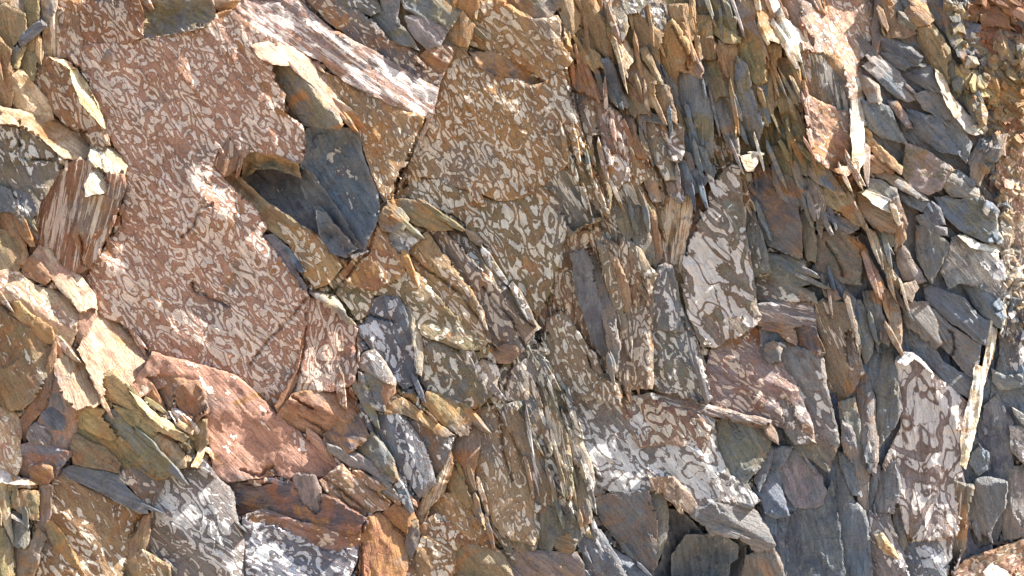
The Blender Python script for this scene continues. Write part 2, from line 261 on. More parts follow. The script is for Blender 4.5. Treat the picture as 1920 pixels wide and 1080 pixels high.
DATA = '''
# ---- big pink and centre panels (full coordinates)
F|rock_panel|broad pink rock face covered in pale worm-like markings, largest face on the left|0|-.05,-.09|pk,pk|v1,.6,52|150,86 240,76 330,61 380,50 402,28 432,16 480,55 530,84 560,100 548,122 512,123 515,152 535,178 530,210 568,235 578,285 560,307 522,292 470,285 455,300 430,255 404,292 400,312 428,345 470,380 502,425 490,443 522,476 556,520 582,558 572,600 561,680 535,742 520,780 482,737 440,703 400,690 280,655 268,640 228,606 182,592 178,552 150,512 182,488 228,420 236,335 238,305 200,250 184,205 165,150 142,112
F|rock_panel|mauve diagonal rock face with long pale parallel streaks, running down to the dark notch|1|.02,.1|mv,pk|s,.62,36|440,0 560,0 622,55 700,95 760,132 822,166 813,212 790,216 745,200 700,180 645,152 600,112 548,92 482,58 432,18
F|rock_panel|red-brown rough block face above the pink panel with its shadowed lower corner|2|-.12,-.12|rd,br|v1,.45,60|105,0 275,0 270,72 232,79 152,84 150,30 106,12
F|rock_panel|smooth olive and grey hollow face at the top beside the red-brown block|-1|-.1,.0|gr,ol|n,0,30|272,0 402,0 404,30 382,52 330,62 266,76
a1|rock_knob|small ochre rounded knob at the top edge beside the mauve streaks|3|.0,-.2|og,yl|n,0,0|1475,-10 1680,-10 1645,50 1565,92 1500,55
F|rock_panel|orange-brown rock face with fine pale markings below the lens-shaped hollow|2|-.12,-.02|tn,og|v1,.5,60|850,82 875,100 900,122 930,142 960,146 1000,160 1030,150 1062,125 1070,165 1090,235 1102,282 1060,312 1020,345 985,370 935,376 900,362 860,352 830,335 790,330 760,335 745,362 735,350 770,290 795,240 812,212 825,165 845,110
F|rock_panel|orange face at the top centre sparsely marked with pale flecks and a blue-grey stain|3|-.1,-.1|og,tn|v2,.4,50|900,0 945,0 975,20 1000,35 1045,30 1062,60 1078,110 1060,127 1020,150 985,140 960,125 930,98 880,86 890,45
F|rock_flake|dark lens-shaped ledge with orange rims under the top centre face|0|-.1,.1|og,dk|n,0,30|880,98 930,97 980,120 1020,148 1005,158 960,147 925,142 900,124
F|rock_panel|grey-brown face with cream branching marks left of the long central crack|2|-.12,-.04|ol,tn|v2,.58,68|748,362 790,332 830,336 870,358 935,378 985,372 1056,312 1080,320 1110,365 1135,410 1085,428 1062,448 1048,520 1030,560 1008,590 985,572 950,520 915,470 890,430 850,402 790,380
b2|rock_block|long olive-brown wedge with a rounded top above the tilted pale stripes|5|-.2,.02|ol,og|n,0,35|960,385 1100,395 1190,450 1300,520 1375,600 1240,605 1110,560 1060,510 985,430
b2|rock_shard|tiny bright orange chip wedged at the foot of the dark crack|7|-.1,.1|og,og|n,0,30|905,385 940,350 985,430 980,450 950,440
# ---- left edge cluster, top
a1|rock_slab|pale grey block at the very top left corner|1|-.1,.1|gr,tn|n,0,80|-20,-20 170,-20 165,80 60,40 -20,25
a1|rock_slab|olive slab standing at the left edge behind the slanting grey bar|3|-.25,-.05|ol,tn|n,0,80|-20,45 20,28 120,72 178,100 182,205 110,285 75,335 -20,300
a1|rock_slab|narrow tan column beside the left top corner slab|2|-.2,0|tn,ol|n,0,85|170,-20 272,-20 266,110 258,330 232,385 172,350 184,105
a1|rock_slab|small grey slab at the top edge left of the ribbed column|1|-.2,0|gr,cr|n,0,80|285,-20 400,-20 395,60 330,180 290,125
a1|rock_slab|red ribbed column of thin upright layers near the top left|0|-.1,-.1|rd,cr|r,.55,90|300,185 400,50 418,395 300,405
a1|rock_slab|brown upright slab with pale marks left of the red-brown block|1|.1,-.05|br,pk|v1,.5,85|398,35 562,85 570,295 555,390 415,405 408,200
a1|rock_bar|slanting blue-grey flat bar of stone near the top left corner|9|-.3,.0|bl,dk|n,0,-35|112,268 285,138 332,175 155,330
a1|rock_slab|olive slab with a lit upper edge below the slanting grey bar|3|-.3,-.1|ol,tn|n,0,80|172,355 272,388 252,555 226,582 125,470
a1|rock_shard|thin ochre splinter under the slanting grey bar|5|.0,.0|yl,tn|n,0,100|150,325 182,330 130,480 100,470
a1|rock_slab|olive stub between the left edge and the thin ochre splinter|2|-.2,0|ol,gr|n,0,80|75,335 148,330 105,470 65,450
a1|rock_slab|rusty slab at the left edge under the corner slabs|2|-.1,.0|rd,tn|n,0,75|-20,230 30,300 75,350 60,440 100,500 95,640 60,770 -20,740
a1|rock_slab|brown marked slab with a blazing sunlit right rim at the upper left|4|-.12,-.05|br,rd|v2,.55,60|265,400 400,405 500,450 560,560 640,660 700,790 735,910 760,1010 700,1030 640,1000 450,860 370,770 300,660 240,590
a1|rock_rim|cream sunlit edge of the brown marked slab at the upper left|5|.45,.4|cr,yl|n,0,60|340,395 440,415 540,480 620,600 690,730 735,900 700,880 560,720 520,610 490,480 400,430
a1|rock_slab|tan slab with a sunlit crest crossing the upper left|3|.1,.15|tn,cr|n,0,50|95,490 150,490 240,600 330,700 370,830 280,850 250,800 120,760 60,590
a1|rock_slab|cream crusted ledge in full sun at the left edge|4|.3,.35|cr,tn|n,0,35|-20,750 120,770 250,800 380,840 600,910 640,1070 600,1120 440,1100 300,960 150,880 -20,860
F|rock_block|grey and olive cracked block at the left edge below the cream ledge|3|-.2,-.1|gr,ol|w,.35,60|-10,228 40,236 80,258 105,290 112,320 96,345 80,372 70,388 40,372 20,355 -10,348
F|rock_block|blue-grey wedge at the left edge under the cracked grey block|4|-.2,.1|bl,gr|n,0,50|-10,345 18,355 30,390 25,400 -10,420
F|rock_block|olive slab with pale flecks between the blue-grey wedge and the ribbed rusty face|4|-.15,0|ol,bl|w,.3,60|20,352 42,358 60,350 76,378 72,400 60,405 35,385
F|rock_panel|ribbed rust-coloured face of upright layers beside the big pink face|3|-.15,-.08|rd,br|r,.5,100|88,345 112,322 140,300 165,292 178,300 205,310 232,320 236,345 226,385 212,420 182,488 150,512 140,516 120,500 60,490 56,475 62,440 75,400
F|rock_slab|golden ribbed slab with a stepped foot at the right of the rusty layers|5|-.1,-.05|og,rd|r,.4,105|155,355 185,365 226,372 222,395 198,430 178,455 172,478 160,492 150,470 138,440 150,410
F|rock_slab|cream and grey knuckle at the upper right of the rusty layers|5|.1,.2|cr,ol|v2,.6,70|172,270 205,275 228,296 238,312 232,330 205,325 178,312 165,300
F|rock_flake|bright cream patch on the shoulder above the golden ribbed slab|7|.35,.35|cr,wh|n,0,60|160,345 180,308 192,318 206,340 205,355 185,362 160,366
F|rock_slab|pale brown slab at the left edge beneath the blue-grey wedge|2|-.1,0|tn,rd|n,0,60|-10,395 25,398 34,418 46,450 54,485 40,500 30,470 -10,430
F|rock_block|olive-brown block at the left edge left of the rusty layers' foot|2|-.15,-.05|ol,br|n,0,60|-10,430 30,440 44,470 34,505 20,510 -10,520
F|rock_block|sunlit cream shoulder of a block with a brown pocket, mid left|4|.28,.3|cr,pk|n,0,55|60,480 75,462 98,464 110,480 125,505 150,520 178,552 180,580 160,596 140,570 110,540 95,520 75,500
F|rock_block|rounded pink block lit from the right at mid left|3|.18,.12|pk,cr|v1,.3,50|-10,510 30,505 62,535 100,545 130,560 150,585 142,620 132,650 110,640 90,610 40,580 10,560 -10,550
F|rock_block|brown pocket stone inside the sunlit shoulder at mid left|5|-.1,0|br,rd|n,0,40|42,495 60,480 82,498 96,520 85,532 66,525 45,515
F|rock_flake|thin folded ochre flake with a sunlit crest at the left edge|6|-.1,-.1|og,yl|n,0,45|18,565 35,557 55,585 70,600 60,610 38,598
F|rock_slab|long ochre flake with a bright cream edge leaning over the grey-green block|6|-.1,-.05|yl,og|n,0,45|18,588 35,582 60,590 95,615 105,640 85,645 60,615 40,600
F|rock_block|grey-green lumpy block with white crusts at the left edge|3|-.15,.0|ol,br|w,.3,60|-10,565 15,580 40,600 66,615 90,645 105,650 100,680 85,720 60,750 40,765 10,770 -10,765
F|rock_slab|narrow rust side face right of the grey-green lumpy block|2|-.2,-.1|rd,br|n,0,100|100,645 106,640 105,670 88,762 60,790 45,835 38,790 62,750 85,705
F|rock_block|squat wedge of pink-brown stone bright on top between two joints|3|.05,.1|pk,br|n,0,60|142,600 150,585 178,570 180,592 165,625 150,650 145,628
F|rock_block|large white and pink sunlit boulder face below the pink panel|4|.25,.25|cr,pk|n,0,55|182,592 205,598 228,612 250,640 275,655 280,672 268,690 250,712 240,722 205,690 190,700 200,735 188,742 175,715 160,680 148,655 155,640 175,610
F|rock_block|pointed pink block bright on its left slope below the joint|3|.12,.15|pk,cr|n,0,70|103,680 118,662 138,650 150,672 170,710 188,742 200,748 180,760 158,765 155,775 140,765 120,745 106,710
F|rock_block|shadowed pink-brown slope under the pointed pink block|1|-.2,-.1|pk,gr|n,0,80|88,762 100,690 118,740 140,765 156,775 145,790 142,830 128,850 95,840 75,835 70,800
F|rock_knob|dark grey knob of stone set in the pink-brown slope|5|-.1,.1|bl,dk|n,0,50|80,775 95,762 115,770 122,795 118,808 100,805 85,790
F|rock_knob|mauve grey rounded lump at the lower left beside the pink scree edge|4|-.1,.05|mv,gr|w,.2,50|58,800 72,792 88,800 96,820 90,835 62,835 50,820
F|rock_block|white crusted broken stone at the left edge below the lumpy block|3|.1,.15|cr,pk|v1,.4,60|-10,765 10,764 30,775 40,800 36,840 40,870 30,890 -10,880
F|rock_block|blue-grey and rust lumps heaped at the lower left|2|-.1,0|bl,rd|w,.15,50|40,835 60,828 90,835 120,845 135,850 110,880 100,900 60,905 38,885
F|rock_knob|ochre rounded toe under the blue-grey and rust lumps|4|-.1,0|og,rd|n,0,30|55,880 75,868 97,872 100,895 90,906 60,905
# ---- lower left leaning flakes
F|rock_panel|orange-brown slope of stone behind the leaning flakes, lower left|0|-.15,-.05|og,ol|n,0,50|150,765 165,757 200,768 230,800 260,830 300,870 330,890 300,900 230,885 180,868 140,870 138,840 145,800
F|rock_panel|rust pink smooth slope to the right of the leaning flakes|0|.02,.0|pk,pk|n,.18,45|245,722 270,690 285,660 400,690 440,703 482,737 520,780 560,810 600,850 640,870 690,910 720,935 700,960 560,905 520,890 425,905 400,880 392,830 385,780 380,770 360,740 320,720 290,730 262,745
F|rock_slab|brown cracked block with a dark stain beside the leaning flakes|3|-.08,-.04|br,rd|n,0,60|270,710 300,700 325,705 372,718 385,760 388,775 365,790 350,770 326,742 318,765 300,745
F|rock_slab|rounded brown block with a grey patch near the leaning flakes|4|-.05,-.03|rd,br|n,0,50|326,742 335,722 368,715 385,740 390,772 378,778 362,790 345,775
F|rock_flake|long olive flake leaning down to the right with a pointed top, lower left|9|-.3,-.05|ol,yl|n,0,40|190,720 200,690 206,692 240,722 245,735 300,785 340,812 352,820 345,826 300,808 290,805 250,770 215,755 200,748
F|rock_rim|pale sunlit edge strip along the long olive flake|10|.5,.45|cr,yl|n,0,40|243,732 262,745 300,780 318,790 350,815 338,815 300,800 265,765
F|rock_flake|second olive flake tucked under the long leaning flake|8|-.25,.0|yl,ol|n,0,40|210,760 248,772 270,785 290,805 293,815 285,820 255,800 235,790
F|rock_flake|short white-topped flake beside the tip of the long olive flake|9|.3,.3|wh,og|n,0,40|317,772 325,772 350,798 363,805 362,815 345,808 328,795
F|rock_slab|upright olive slab at the right end of the leaning flakes|7|-.2,-.1|ol,tn|n,0,90|364,792 388,786 389,832 370,845 363,820
F|rock_slab|orange-lit wedge at the left end of the leaning flakes|6|-.1,.1|og,yl|n,0,40|143,770 168,758 195,770 190,790 215,800 235,820 205,825 150,800
F|rock_slab|long grey-olive slab lying below the leaning flakes|6|-.2,-.05|gr,ol|n,0,42|190,775 215,770 240,795 270,825 300,845 312,860 318,880 300,882 260,860 230,835 205,805
F|rock_slab|ochre-brown slab wedged beneath the long grey-olive slab|4|-.2,-.05|ol,og|n,0,42|205,825 225,820 260,850 295,878 298,890 255,878 230,860
F|rock_slab|flat olive face with a curved crack at the lower left|3|-.15,-.1|ol,br|n,0,40|140,815 165,828 200,842 225,868 222,885 180,875 140,868 132,845
F|rock_block|cream-topped cracked block at the right foot of the leaning slabs|8|.05,.15|tn,cr|n,0,60|282,822 292,812 318,820 345,848 348,875 325,880 318,868 305,845
F|rock_rim|sunlit propped splinter forming a small arch at the foot of the pink slope|9|.4,.3|cr,og|n,0,-50|358,875 372,845 385,835 398,842 402,862 392,852 385,845 372,878
F|rock_slab|white-edged sliver lying at the left edge of the lower ledge|5|.3,.5|wh,cr|n,0,25|-10,878 12,882 40,898 72,903 80,908 30,908 -10,905
F|rock_panel|blue-grey undercut slab with scalloped edges across the lower left|2|-.1,.2|bl,gr|n,0,25|95,888 115,880 150,870 200,882 225,890 232,905 250,925 275,950 280,965 262,962 200,930 150,905
# ---- bottom left big blocks
F|rock_block|large tan block with pale marks and a white streaked shoulder at the lower left|5|-.08,-.03|tn,br|v2,.35,50|100,900 120,885 150,908 200,932 262,962 284,966 270,1000 250,1040 232,1065 225,1095 55,1095 60,1010 72,960 95,915
F|rock_block|grey marked block with a sunlit crown below the leaning slabs|6|-.05,.03|gr,mv|v2,.55,45|312,895 350,880 395,880 418,905 437,925 440,960 462,1030 460,1095 300,1095 285,1050 278,1010 285,960 300,925
F|rock_slab|brown speckled slab between the blue undercut and the grey marked block|4|-.12,.0|br,gr|v2,.4,50|226,885 250,878 275,880 308,900 300,920 286,950 268,940 245,910 228,900
F|rock_slab|ochre-brown corner stone between the two lower left blocks|8|-.12,-.03|tn,ol|v2,.3,60|228,1075 238,1050 268,1030 295,1048 318,1060 320,1095 225,1095
F|rock_flake|long orange flake lying against the tan block at the bottom left|7|-.1,-.03|og,ol|n,0,55|85,980 95,978 118,1000 150,1060 172,1095 158,1095 120,1045 92,1010
F|rock_slab|red-brown side face between the tan block and the grey marked block|4|-.2,-.05|rd,tn|n,0,100|250,1010 270,970 284,962 280,1010 272,1030 240,1050 232,1070 228,1060 240,1035
F|rock_block|ochre square-topped stone at the left of the lower ledge|5|-.15,0|og,ol|n,0,80|24,925 45,918 72,922 72,975 50,970 30,955 22,950
F|rock_slab|olive block with a white upper edge at the bottom left edge|6|-.2,.0|ol,gr|n,0,80|14,962 30,960 54,985 52,1020 45,1030 20,1020
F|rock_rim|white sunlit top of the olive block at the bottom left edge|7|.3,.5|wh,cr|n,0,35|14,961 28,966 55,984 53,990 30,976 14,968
F|rock_slab|brown upright slab behind the ochre square-topped stone|3|-.15,0|br,mv|n,0,90|74,905 98,910 95,965 82,1000 72,985
F|rock_slab|thin yellow sunlit splinter at the bottom left edge|5|.1,.1|yl,cr|n,0,80|-10,905 14,905 20,960 24,1020 10,990 2,960 -10,940
F|rock_slab|lower left edge slab with an olive brown face|3|-.15,0|ol,tn|n,0,85|-10,980 10,990 24,1025 28,1095 -10,1095
F|rock_slab|tall narrow brown slab at the bottom near the left edge|4|-.15,0|br,tn|n,0,95|26,1025 50,1030 75,985 85,1000 70,1060 55,1095 28,1095
# ---- lower centre left: orange ledge, blue rock
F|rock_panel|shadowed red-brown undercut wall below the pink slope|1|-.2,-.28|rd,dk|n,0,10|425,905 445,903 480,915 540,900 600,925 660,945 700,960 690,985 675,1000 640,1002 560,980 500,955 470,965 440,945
F|rock_panel|blue-grey crystalline face with white glints at the bottom left of centre|3|-.02,.1|bl,gr|w,.5,30|455,970 490,955 530,975 580,985 640,1005 675,1005 670,1050 650,1095 465,1095 458,1030
F|rock_flake|rust skin draped over the top of the blue-grey crystalline face|5|-.05,-.05|rd,mv|w,.3,20|455,968 495,955 560,978 640,998 678,1002 676,1020 640,1035 600,1030 585,1018 540,1000 500,985 470,985
F|rock_slab|grey shield-shaped flake in the shadowed overhang below the pink slope|6|-.08,-.08|gr,mv|n,0,80|552,892 558,888 590,893 600,915 603,945 598,968 585,962 562,945 553,920
F|rock_panel|tan and pink layered ledge running down to the bottom crack|3|.0,.0|pk,tn|v1,.25,40|600,900 640,870 690,910 720,935 735,935 725,955 700,960 690,975 650,955 610,920
F|rock_block|orange upright block right of the vertical bottom crack|5|-.08,-.02|og,rd|n,0,80|690,970 712,965 735,985 762,1005 765,1030 758,1095 672,1095 678,1020 685,990
F|rock_block|rust wedge leaning between the orange block and the grey dark shard|6|-.1,.05|rd,og|n,0,50|718,962 745,940 775,960 782,985 765,1000 745,985 730,975
F|rock_shard|narrow dark grey shard standing near the bottom centre|8|-.1,0|dk,ol|n,0,90|772,970 782,975 786,1000 780,1030 768,1050 762,1020 765,990
F|rock_panel|cream blotched rust and tan face along the bottom centre|3|-.05,.0|tn,rd|w,.35,60|785,985 820,960 860,975 905,1000 925,1020 945,1040 960,1095 755,1095 765,1050 785,1020
F|rock_block|tan cracked block at the bottom right of the blotched face|5|-.1,-.05|ol,tn|n,0,50|860,1025 900,1020 935,1030 955,1060 965,1095 850,1095 850,1060
F|rock_block|blotched block with rounded corner beside the bottom crack line|6|-.05,.05|tn,br|w,.4,50|790,1010 835,1005 853,1030 850,1075 830,1095 780,1095 782,1040
# ---- centre: slope with cracks
F|rock_panel|red face with branching pale marks under the central joint|3|-.04,.0|rd,pk|v1,.5,90|578,560 600,555 630,575 660,605 672,612 665,650 672,690 660,722 630,730 600,735 570,745 545,742 560,690 570,620
F|rock_slab|pink flat slab with short cracks below the red face|4|.0,.05|pk,rd|n,0,30|520,780 548,742 560,735 640,735 665,750 672,775 640,800 610,820 560,805
F|rock_slab|narrow red side sliver between the big pink face and the red face|2|-.2,-.05|rd,rd|n,0,105|571,600 576,590 574,640 562,700 540,745 522,782 518,762 540,720 558,690
F|rock_block|ochre and grey rounded stone below the pink flat slab|7|-.15,.02|og,dk|n,0,60|608,815 632,800 660,785 672,778 685,800 692,825 675,835 650,850 640,848 612,825
F|rock_slab|brown-grey triangular slab right of the ochre rounded stone|6|-.2,.0|ol,gr|n,0,55|648,850 675,835 700,812 715,830 735,860 748,900 715,895 680,875
F|rock_slab|grey slab with a scalloped lower rim over the orange ledge|5|-.15,.1|gr,mv|n,0,35|645,845 670,850 700,870 745,898 735,905 700,890 665,870
F|rock_block|blue-grey block with white lichen islands at lower centre|5|-.18,-.02|bl,dk|w,.45,70|690,790 705,770 750,775 770,800 795,835 810,880 818,905 800,925 788,932 770,905 750,895 735,850 715,825 700,810
F|rock_block|mottled grey block touching the lichen islands block on its right|5|-.2,-.02|gr,br|w,.35,55|770,790 790,785 830,820 852,818 845,850 832,885 818,900 800,850 785,820
F|rock_block|smooth ochre rounded block at centre below the white-streaked slab|9|-.1,.02|og,ol|n,0,50|792,755 800,735 820,735 848,752 875,770 888,800 880,815 865,818 840,800 820,785
F|rock_slab|cream-tipped orange wedge left of the smooth ochre block|7|-.1,.05|tn,og|w,.2,45|722,775 730,745 745,740 780,765 815,790 850,815 830,820 790,790 760,775
F|rock_slab|grey boss with pale top left of the deep grey hollow at centre|7|-.05,.12|gr,cr|w,.4,55|673,690 680,665 700,655 720,680 742,712 740,725 725,720 700,700
F|rock_block|olive-grey lower flank of the grey boss at centre|6|-.2,-.1|ol,gr|n,0,70|675,700 700,700 725,718 735,722 720,745 722,770 700,765 680,755 672,730
F|rock_block|rusty cube wedged under the deep grey hollow|9|-.1,.0|rd,tn|n,0,60|718,722 738,716 742,735 730,745 720,768 712,762
F|rock_panel|dark blue-grey hollow slab with white lichen patch at the centre|3|-.12,-.02|dk,bl|w,.4,65|665,612 690,600 700,560 720,552 745,556 762,580 775,625 785,660 788,700 775,722 755,728 740,712 722,682 700,660 685,640
F|rock_slab|thin layered edge standing at the right of the dark blue-grey hollow|6|-.1,0|gr,cr|r,.4,80|752,560 765,562 788,620 792,665 790,705 782,700 778,650 768,610
F|rock_slab|blue-white faceted shard at the joint above the red face|6|.0,.25|bl,cr|n,0,30|582,550 600,548 630,555 648,590 668,608 655,610 625,580 600,562
F|rock_panel|brown slope with pale blotches above the dark central hollow|2|-.08,.02|tn,ol|v2,.4,50|615,530 640,510 700,500 760,500 800,520 830,560 860,590 880,620 915,640 910,655 870,655 820,640 790,630 770,590 745,555 700,552 690,590 670,600 640,560
F|rock_panel|grey-green slope with scattered white lichen at centre right of the layered edge|3|-.12,.0|ol,gr|w,.4,60|790,625 820,640 865,660 890,690 905,710 915,745 900,765 870,770 840,748 802,735 790,715 794,670
F|rock_slab|tall brown slab with cream stripes leaning left above the slope|5|-.15,-.02|br,tn|v2,.55,55|768,470 780,450 800,438 825,470 860,510 885,545 905,585 920,640 900,640 860,600 820,560 790,520 765,485
F|rock_slab|dark-edged striped slab with white patches leaning beside the tall brown slab|6|-.2,-.02|br,gr|v2,.6,58|812,440 835,435 860,460 900,500 940,545 975,600 1005,620 985,650 955,680 925,640 905,585 880,540 850,505
F|rock_slab|grey-brown marked slab with a dark notch above its head, right of the striped slab|7|-.15,-.02|gr,tn|v2,.6,58|838,440 850,432 885,445 900,475 930,510 960,555 1000,600 1012,615 1000,625 970,590 930,540 890,495
F|rock_chip|ochre pointed chip under the grey-brown slab's head|8|-.1,.1|og,gr|n,0,30|870,428 890,436 908,455 900,462 882,448
F|rock_slab|blue-white quartz-topped stone at the head of the leaning slabs|5|-.05,.15|bl,wh|w,.4,45|725,440 755,422 785,448 768,462 765,485 745,475 728,455
F|rock_panel|orange lichen-stained face left of the quartz-topped stone|3|-.05,.03|og,rd|w,.35,60|695,420 715,425 745,470 768,490 750,520 700,545 650,530 640,510 665,480 690,440
F|rock_block|rounded olive-grey stone under the dark crack foot|6|-.15,0|ol,gr|n,0,40|704,400 722,378 750,390 765,410 755,430 735,435 715,430
# ---- grey hollow between the pink face and centre panel
F|rock_panel|smooth slate-grey hollow face beside the dark crack, upper centre left|-4|-.1,.0|gr,bl|n,0,60|575,240 645,238 672,245 680,290 695,330 708,360 712,395 700,430 680,470 650,475 610,445 580,400 560,330
F|rock_panel|orange and tan face between the sunlit strip and the dark crack|1|-.08,-.05|tn,og|v1,.3,60|600,130 650,152 700,182 745,202 795,218 790,250 765,300 742,360 728,378 712,360 695,320 685,285 672,250 655,205 625,165
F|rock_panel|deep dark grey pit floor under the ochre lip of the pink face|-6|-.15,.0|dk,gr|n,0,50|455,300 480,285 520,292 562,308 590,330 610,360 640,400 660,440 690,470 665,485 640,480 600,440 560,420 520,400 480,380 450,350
F|rock_rim|ochre curved lip roofing the dark pit|-2|-.2,-.3|og,ol|n,0,30|455,302 470,284 522,291 560,308 566,335 540,325 510,315 480,318 462,330 452,345
F|rock_slab|brown-green facet stepping down into the dark pit|-2|-.2,-.05|ol,br|n,0,45|420,315 445,330 465,350 500,380 530,400 560,420 580,460 560,470 520,440 500,425 470,382 428,348
F|rock_flake|small reddish pyramid notch in the pink face|3|-.2,-.1|rd,br|s,.4,100|402,305 430,254 456,298 440,320 420,330
F|rock_slab|long dark groove-shaped slab running down the pit|-1|-.2,-.1|dk,bl|n,0,48|592,395 612,402 640,440 668,465 650,480 620,475 600,440
F|rock_slab|orange-cream strip with large pale spots beside the pit|2|-.12,.02|tn,og|v2,.5,55|515,405 540,420 565,425 600,445 625,475 640,500 615,530 590,540 575,520 555,470 530,440
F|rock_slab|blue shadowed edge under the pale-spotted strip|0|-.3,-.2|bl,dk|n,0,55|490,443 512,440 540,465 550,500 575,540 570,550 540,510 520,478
F|rock_block|olive and orange block filling the notch below the sunlit strip|4|-.3,-.08|ol,gr|n,0,50|511,124 530,122 548,124 585,165 622,205 642,232 636,240 600,238 572,234 548,205 535,175 514,152
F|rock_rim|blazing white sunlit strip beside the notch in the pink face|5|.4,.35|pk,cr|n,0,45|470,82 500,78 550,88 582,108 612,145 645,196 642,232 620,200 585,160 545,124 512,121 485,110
F|rock_shard|small dark spike with a grey face at the top of the pink panel|3|-.3,0|br,gr|n,0,100|188,120 202,92 212,105 205,120
F|rock_slab|dark brown layered wall of the narrow crack right of the mauve streaks|3|-.3,-.05|dk,br|r,.3,105|795,220 812,212 800,245 780,280 762,310 745,360 730,378 738,345 760,300 775,260
# ---- top between mauve streaks and centre
b1|rock_panel|rough dark brown band above the mauve streaked face|0|-.1,-.1|br,dk|v1,.25,45|340,-20 560,-20 640,60 720,75 800,120 940,290 1080,330 1140,370 1110,460 1340,450 1275,620 1090,530 900,400 700,290 500,150
b1|rock_panel|olive hollow wall behind the grey slabs at the top centre|-2|-.15,-.1|ol,br|n,0,50|560,-20 1560,-20 1540,180 1480,340 1340,460 1180,420 1060,330 900,230 700,80
b1|rock_slab|pale grey slab at the top edge above the blue-grey lens|3|-.15,.05|gr,ol|w,.3,35|560,-20 830,-20 870,70 805,108 700,65 620,58
b1|rock_slab|rounded blue-grey lens slab above the mauve streaks|4|-.2,.02|bl,ol|n,0,48|800,108 870,78 920,90 1000,170 1060,240 1140,350 1080,320 960,290 880,210
b1|rock_slab|mauve-grey slab at the top edge right of the pale grey slab|4|-.2,.0|mv,gr|n,0,70|865,-20 1000,-20 990,120 1005,180 960,150 880,80
b1|rock_slab|broad grey-green slab at the top right of the dark hollow|3|-.2,-.05|ol,gr|n,0,50|1000,-20 1320,-20 1400,70 1445,85 1360,180 1335,205 1285,150 1150,110 1040,60
b1|rock_slab|grey mottled slab hanging under the broad grey-green slab|4|-.2,-.05|gr,mv|n,0,50|1040,120 1150,110 1285,150 1340,205 1290,310 1195,335 1110,270 1060,200
b1|rock_slab|deep orange slab at the top edge beside the marked orange face|5|-.15,-.15|og,rd|n,0,100|1400,-20 1560,-20 1525,185 1450,85 1385,40
b1|rock_slab|olive-orange face under the deep orange slab|3|-.15,-.12|ol,og|n,0,90|1440,80 1525,185 1480,330 1385,300 1345,245 1365,180
b1|rock_slab|rust stained lumpy stone where the hollow closes in above the streaks' end|2|-.1,-.1|rd,br|w,.2,40|1190,350 1290,320 1400,330 1340,450 1300,540 1180,450 1130,400
# ---- c1: top centre-right slabs
c1|rock_panel|olive-brown rock behind the bristling slabs at the top|-1|-.15,-.1|ol,tn|n,0,75|280,-20 1862,-20 1862,1150 900,1000 700,700 420,450 300,60
c1|rock_slab|dark brown smooth face at the top edge left of the splintered slabs|2|-.2,-.1|br,ol|n,0,40|-130,-20 290,-20 300,60 280,105 190,130 100,115 20,70
c1|rock_slab|orange block with a flat top above the marked orange face|5|-.1,-.1|og,tn|n,0,75|290,-20 390,-20 480,95 485,170 450,210 400,280 370,200 340,80 300,50
c1|rock_slab|long brown-grey slab falling from the top edge to the dark gap|4|-.18,-.02|br,tn|n,0,70|400,-20 560,-20 640,130 660,230 700,340 730,440 690,400 600,350 540,260 470,180 485,95
c1|rock_slab|pale marked slab at the top edge between two long brown slabs|6|-.15,-.02|tn,gr|w,.45,70|570,-20 755,-20 790,100 810,180 770,280 740,260 700,200 640,130
c1|rock_slab|slim olive slab under the pale marked slab, ending at the white-faced stone|5|-.25,-.05|ol,tn|n,0,75|655,150 700,200 745,270 725,340 750,430 720,440 690,370 660,260
c1|rock_slab|blue-grey flecked slab at the top edge with a curved pale line|7|-.12,-.03|gr,ol|w,.4,50|760,-20 1030,-20 1070,120 1060,230 1000,190 940,150 880,100 800,90
c1|rock_slab|tan slab under the curved pale line, broad and smooth|6|-.2,-.04|tn,ol|n,0,55|800,90 900,100 960,180 1060,235 1050,310 1000,400 930,340 880,340 840,220
c1|rock_slab|pointed orange-tan slab with a thin crack at the top|8|-.18,-.02|og,tn|n,0,70|1095,165 1125,140 1170,200 1230,300 1230,360 1190,480 1160,490 1130,640 1100,580 1010,440 1020,340 1060,230
c1|rock_slab|tan slab with a bright right rim at the top edge|8|-.2,.03|tn,br|n,0,80|1090,40 1225,30 1250,100 1275,240 1235,320 1170,200 1120,140
c1|rock_slab|narrow dark grey sliver between two tan slabs at the top|6|-.2,0|dk,gr|n,0,75|1040,20 1075,30 1100,130 1085,165 1060,120
c1|rock_slab|thin tan fin with a sunlit edge dropping beside the square stone|9|-.15,.03|tn,yl|n,0,80|1240,-20 1265,-20 1290,200 1330,400 1335,520 1300,430 1270,240 1245,90
c1|rock_slab|olive square-topped stone under the top edge|7|-.15,.02|ol,og|n,0,88|1275,110 1385,110 1390,250 1350,250 1290,240
c1|rock_slab|brown square face beneath the olive square-topped stone|7|-.2,-.03|br,ol|n,0,88|1300,245 1395,255 1425,420 1380,430 1335,400
c1|rock_slab|dark grey block at the top edge right of the thin tan fin|5|-.2,-.05|gr,ol|n,0,75|1270,-20 1365,-20 1360,100 1280,105
c1|rock_slab|olive leaning slab at the top edge before the dark wedge|6|-.2,-.04|ol,gr|n,0,65|1375,-20 1420,-20 1480,90 1560,110 1560,180 1580,240 1500,210 1400,140
c1|rock_slab|charcoal wedge at the top edge beside the mauve slab|7|-.2,0|dk,gr|n,0,70|1410,-20 1515,-20 1565,60 1560,120 1500,100 1460,60
c1|rock_slab|tan crested slab with a sunlit upper lip, upper right of centre|9|-.15,.05|tn,yl|n,0,85|1405,150 1480,180 1600,280 1590,320 1560,300 1470,280 1440,250 1400,230
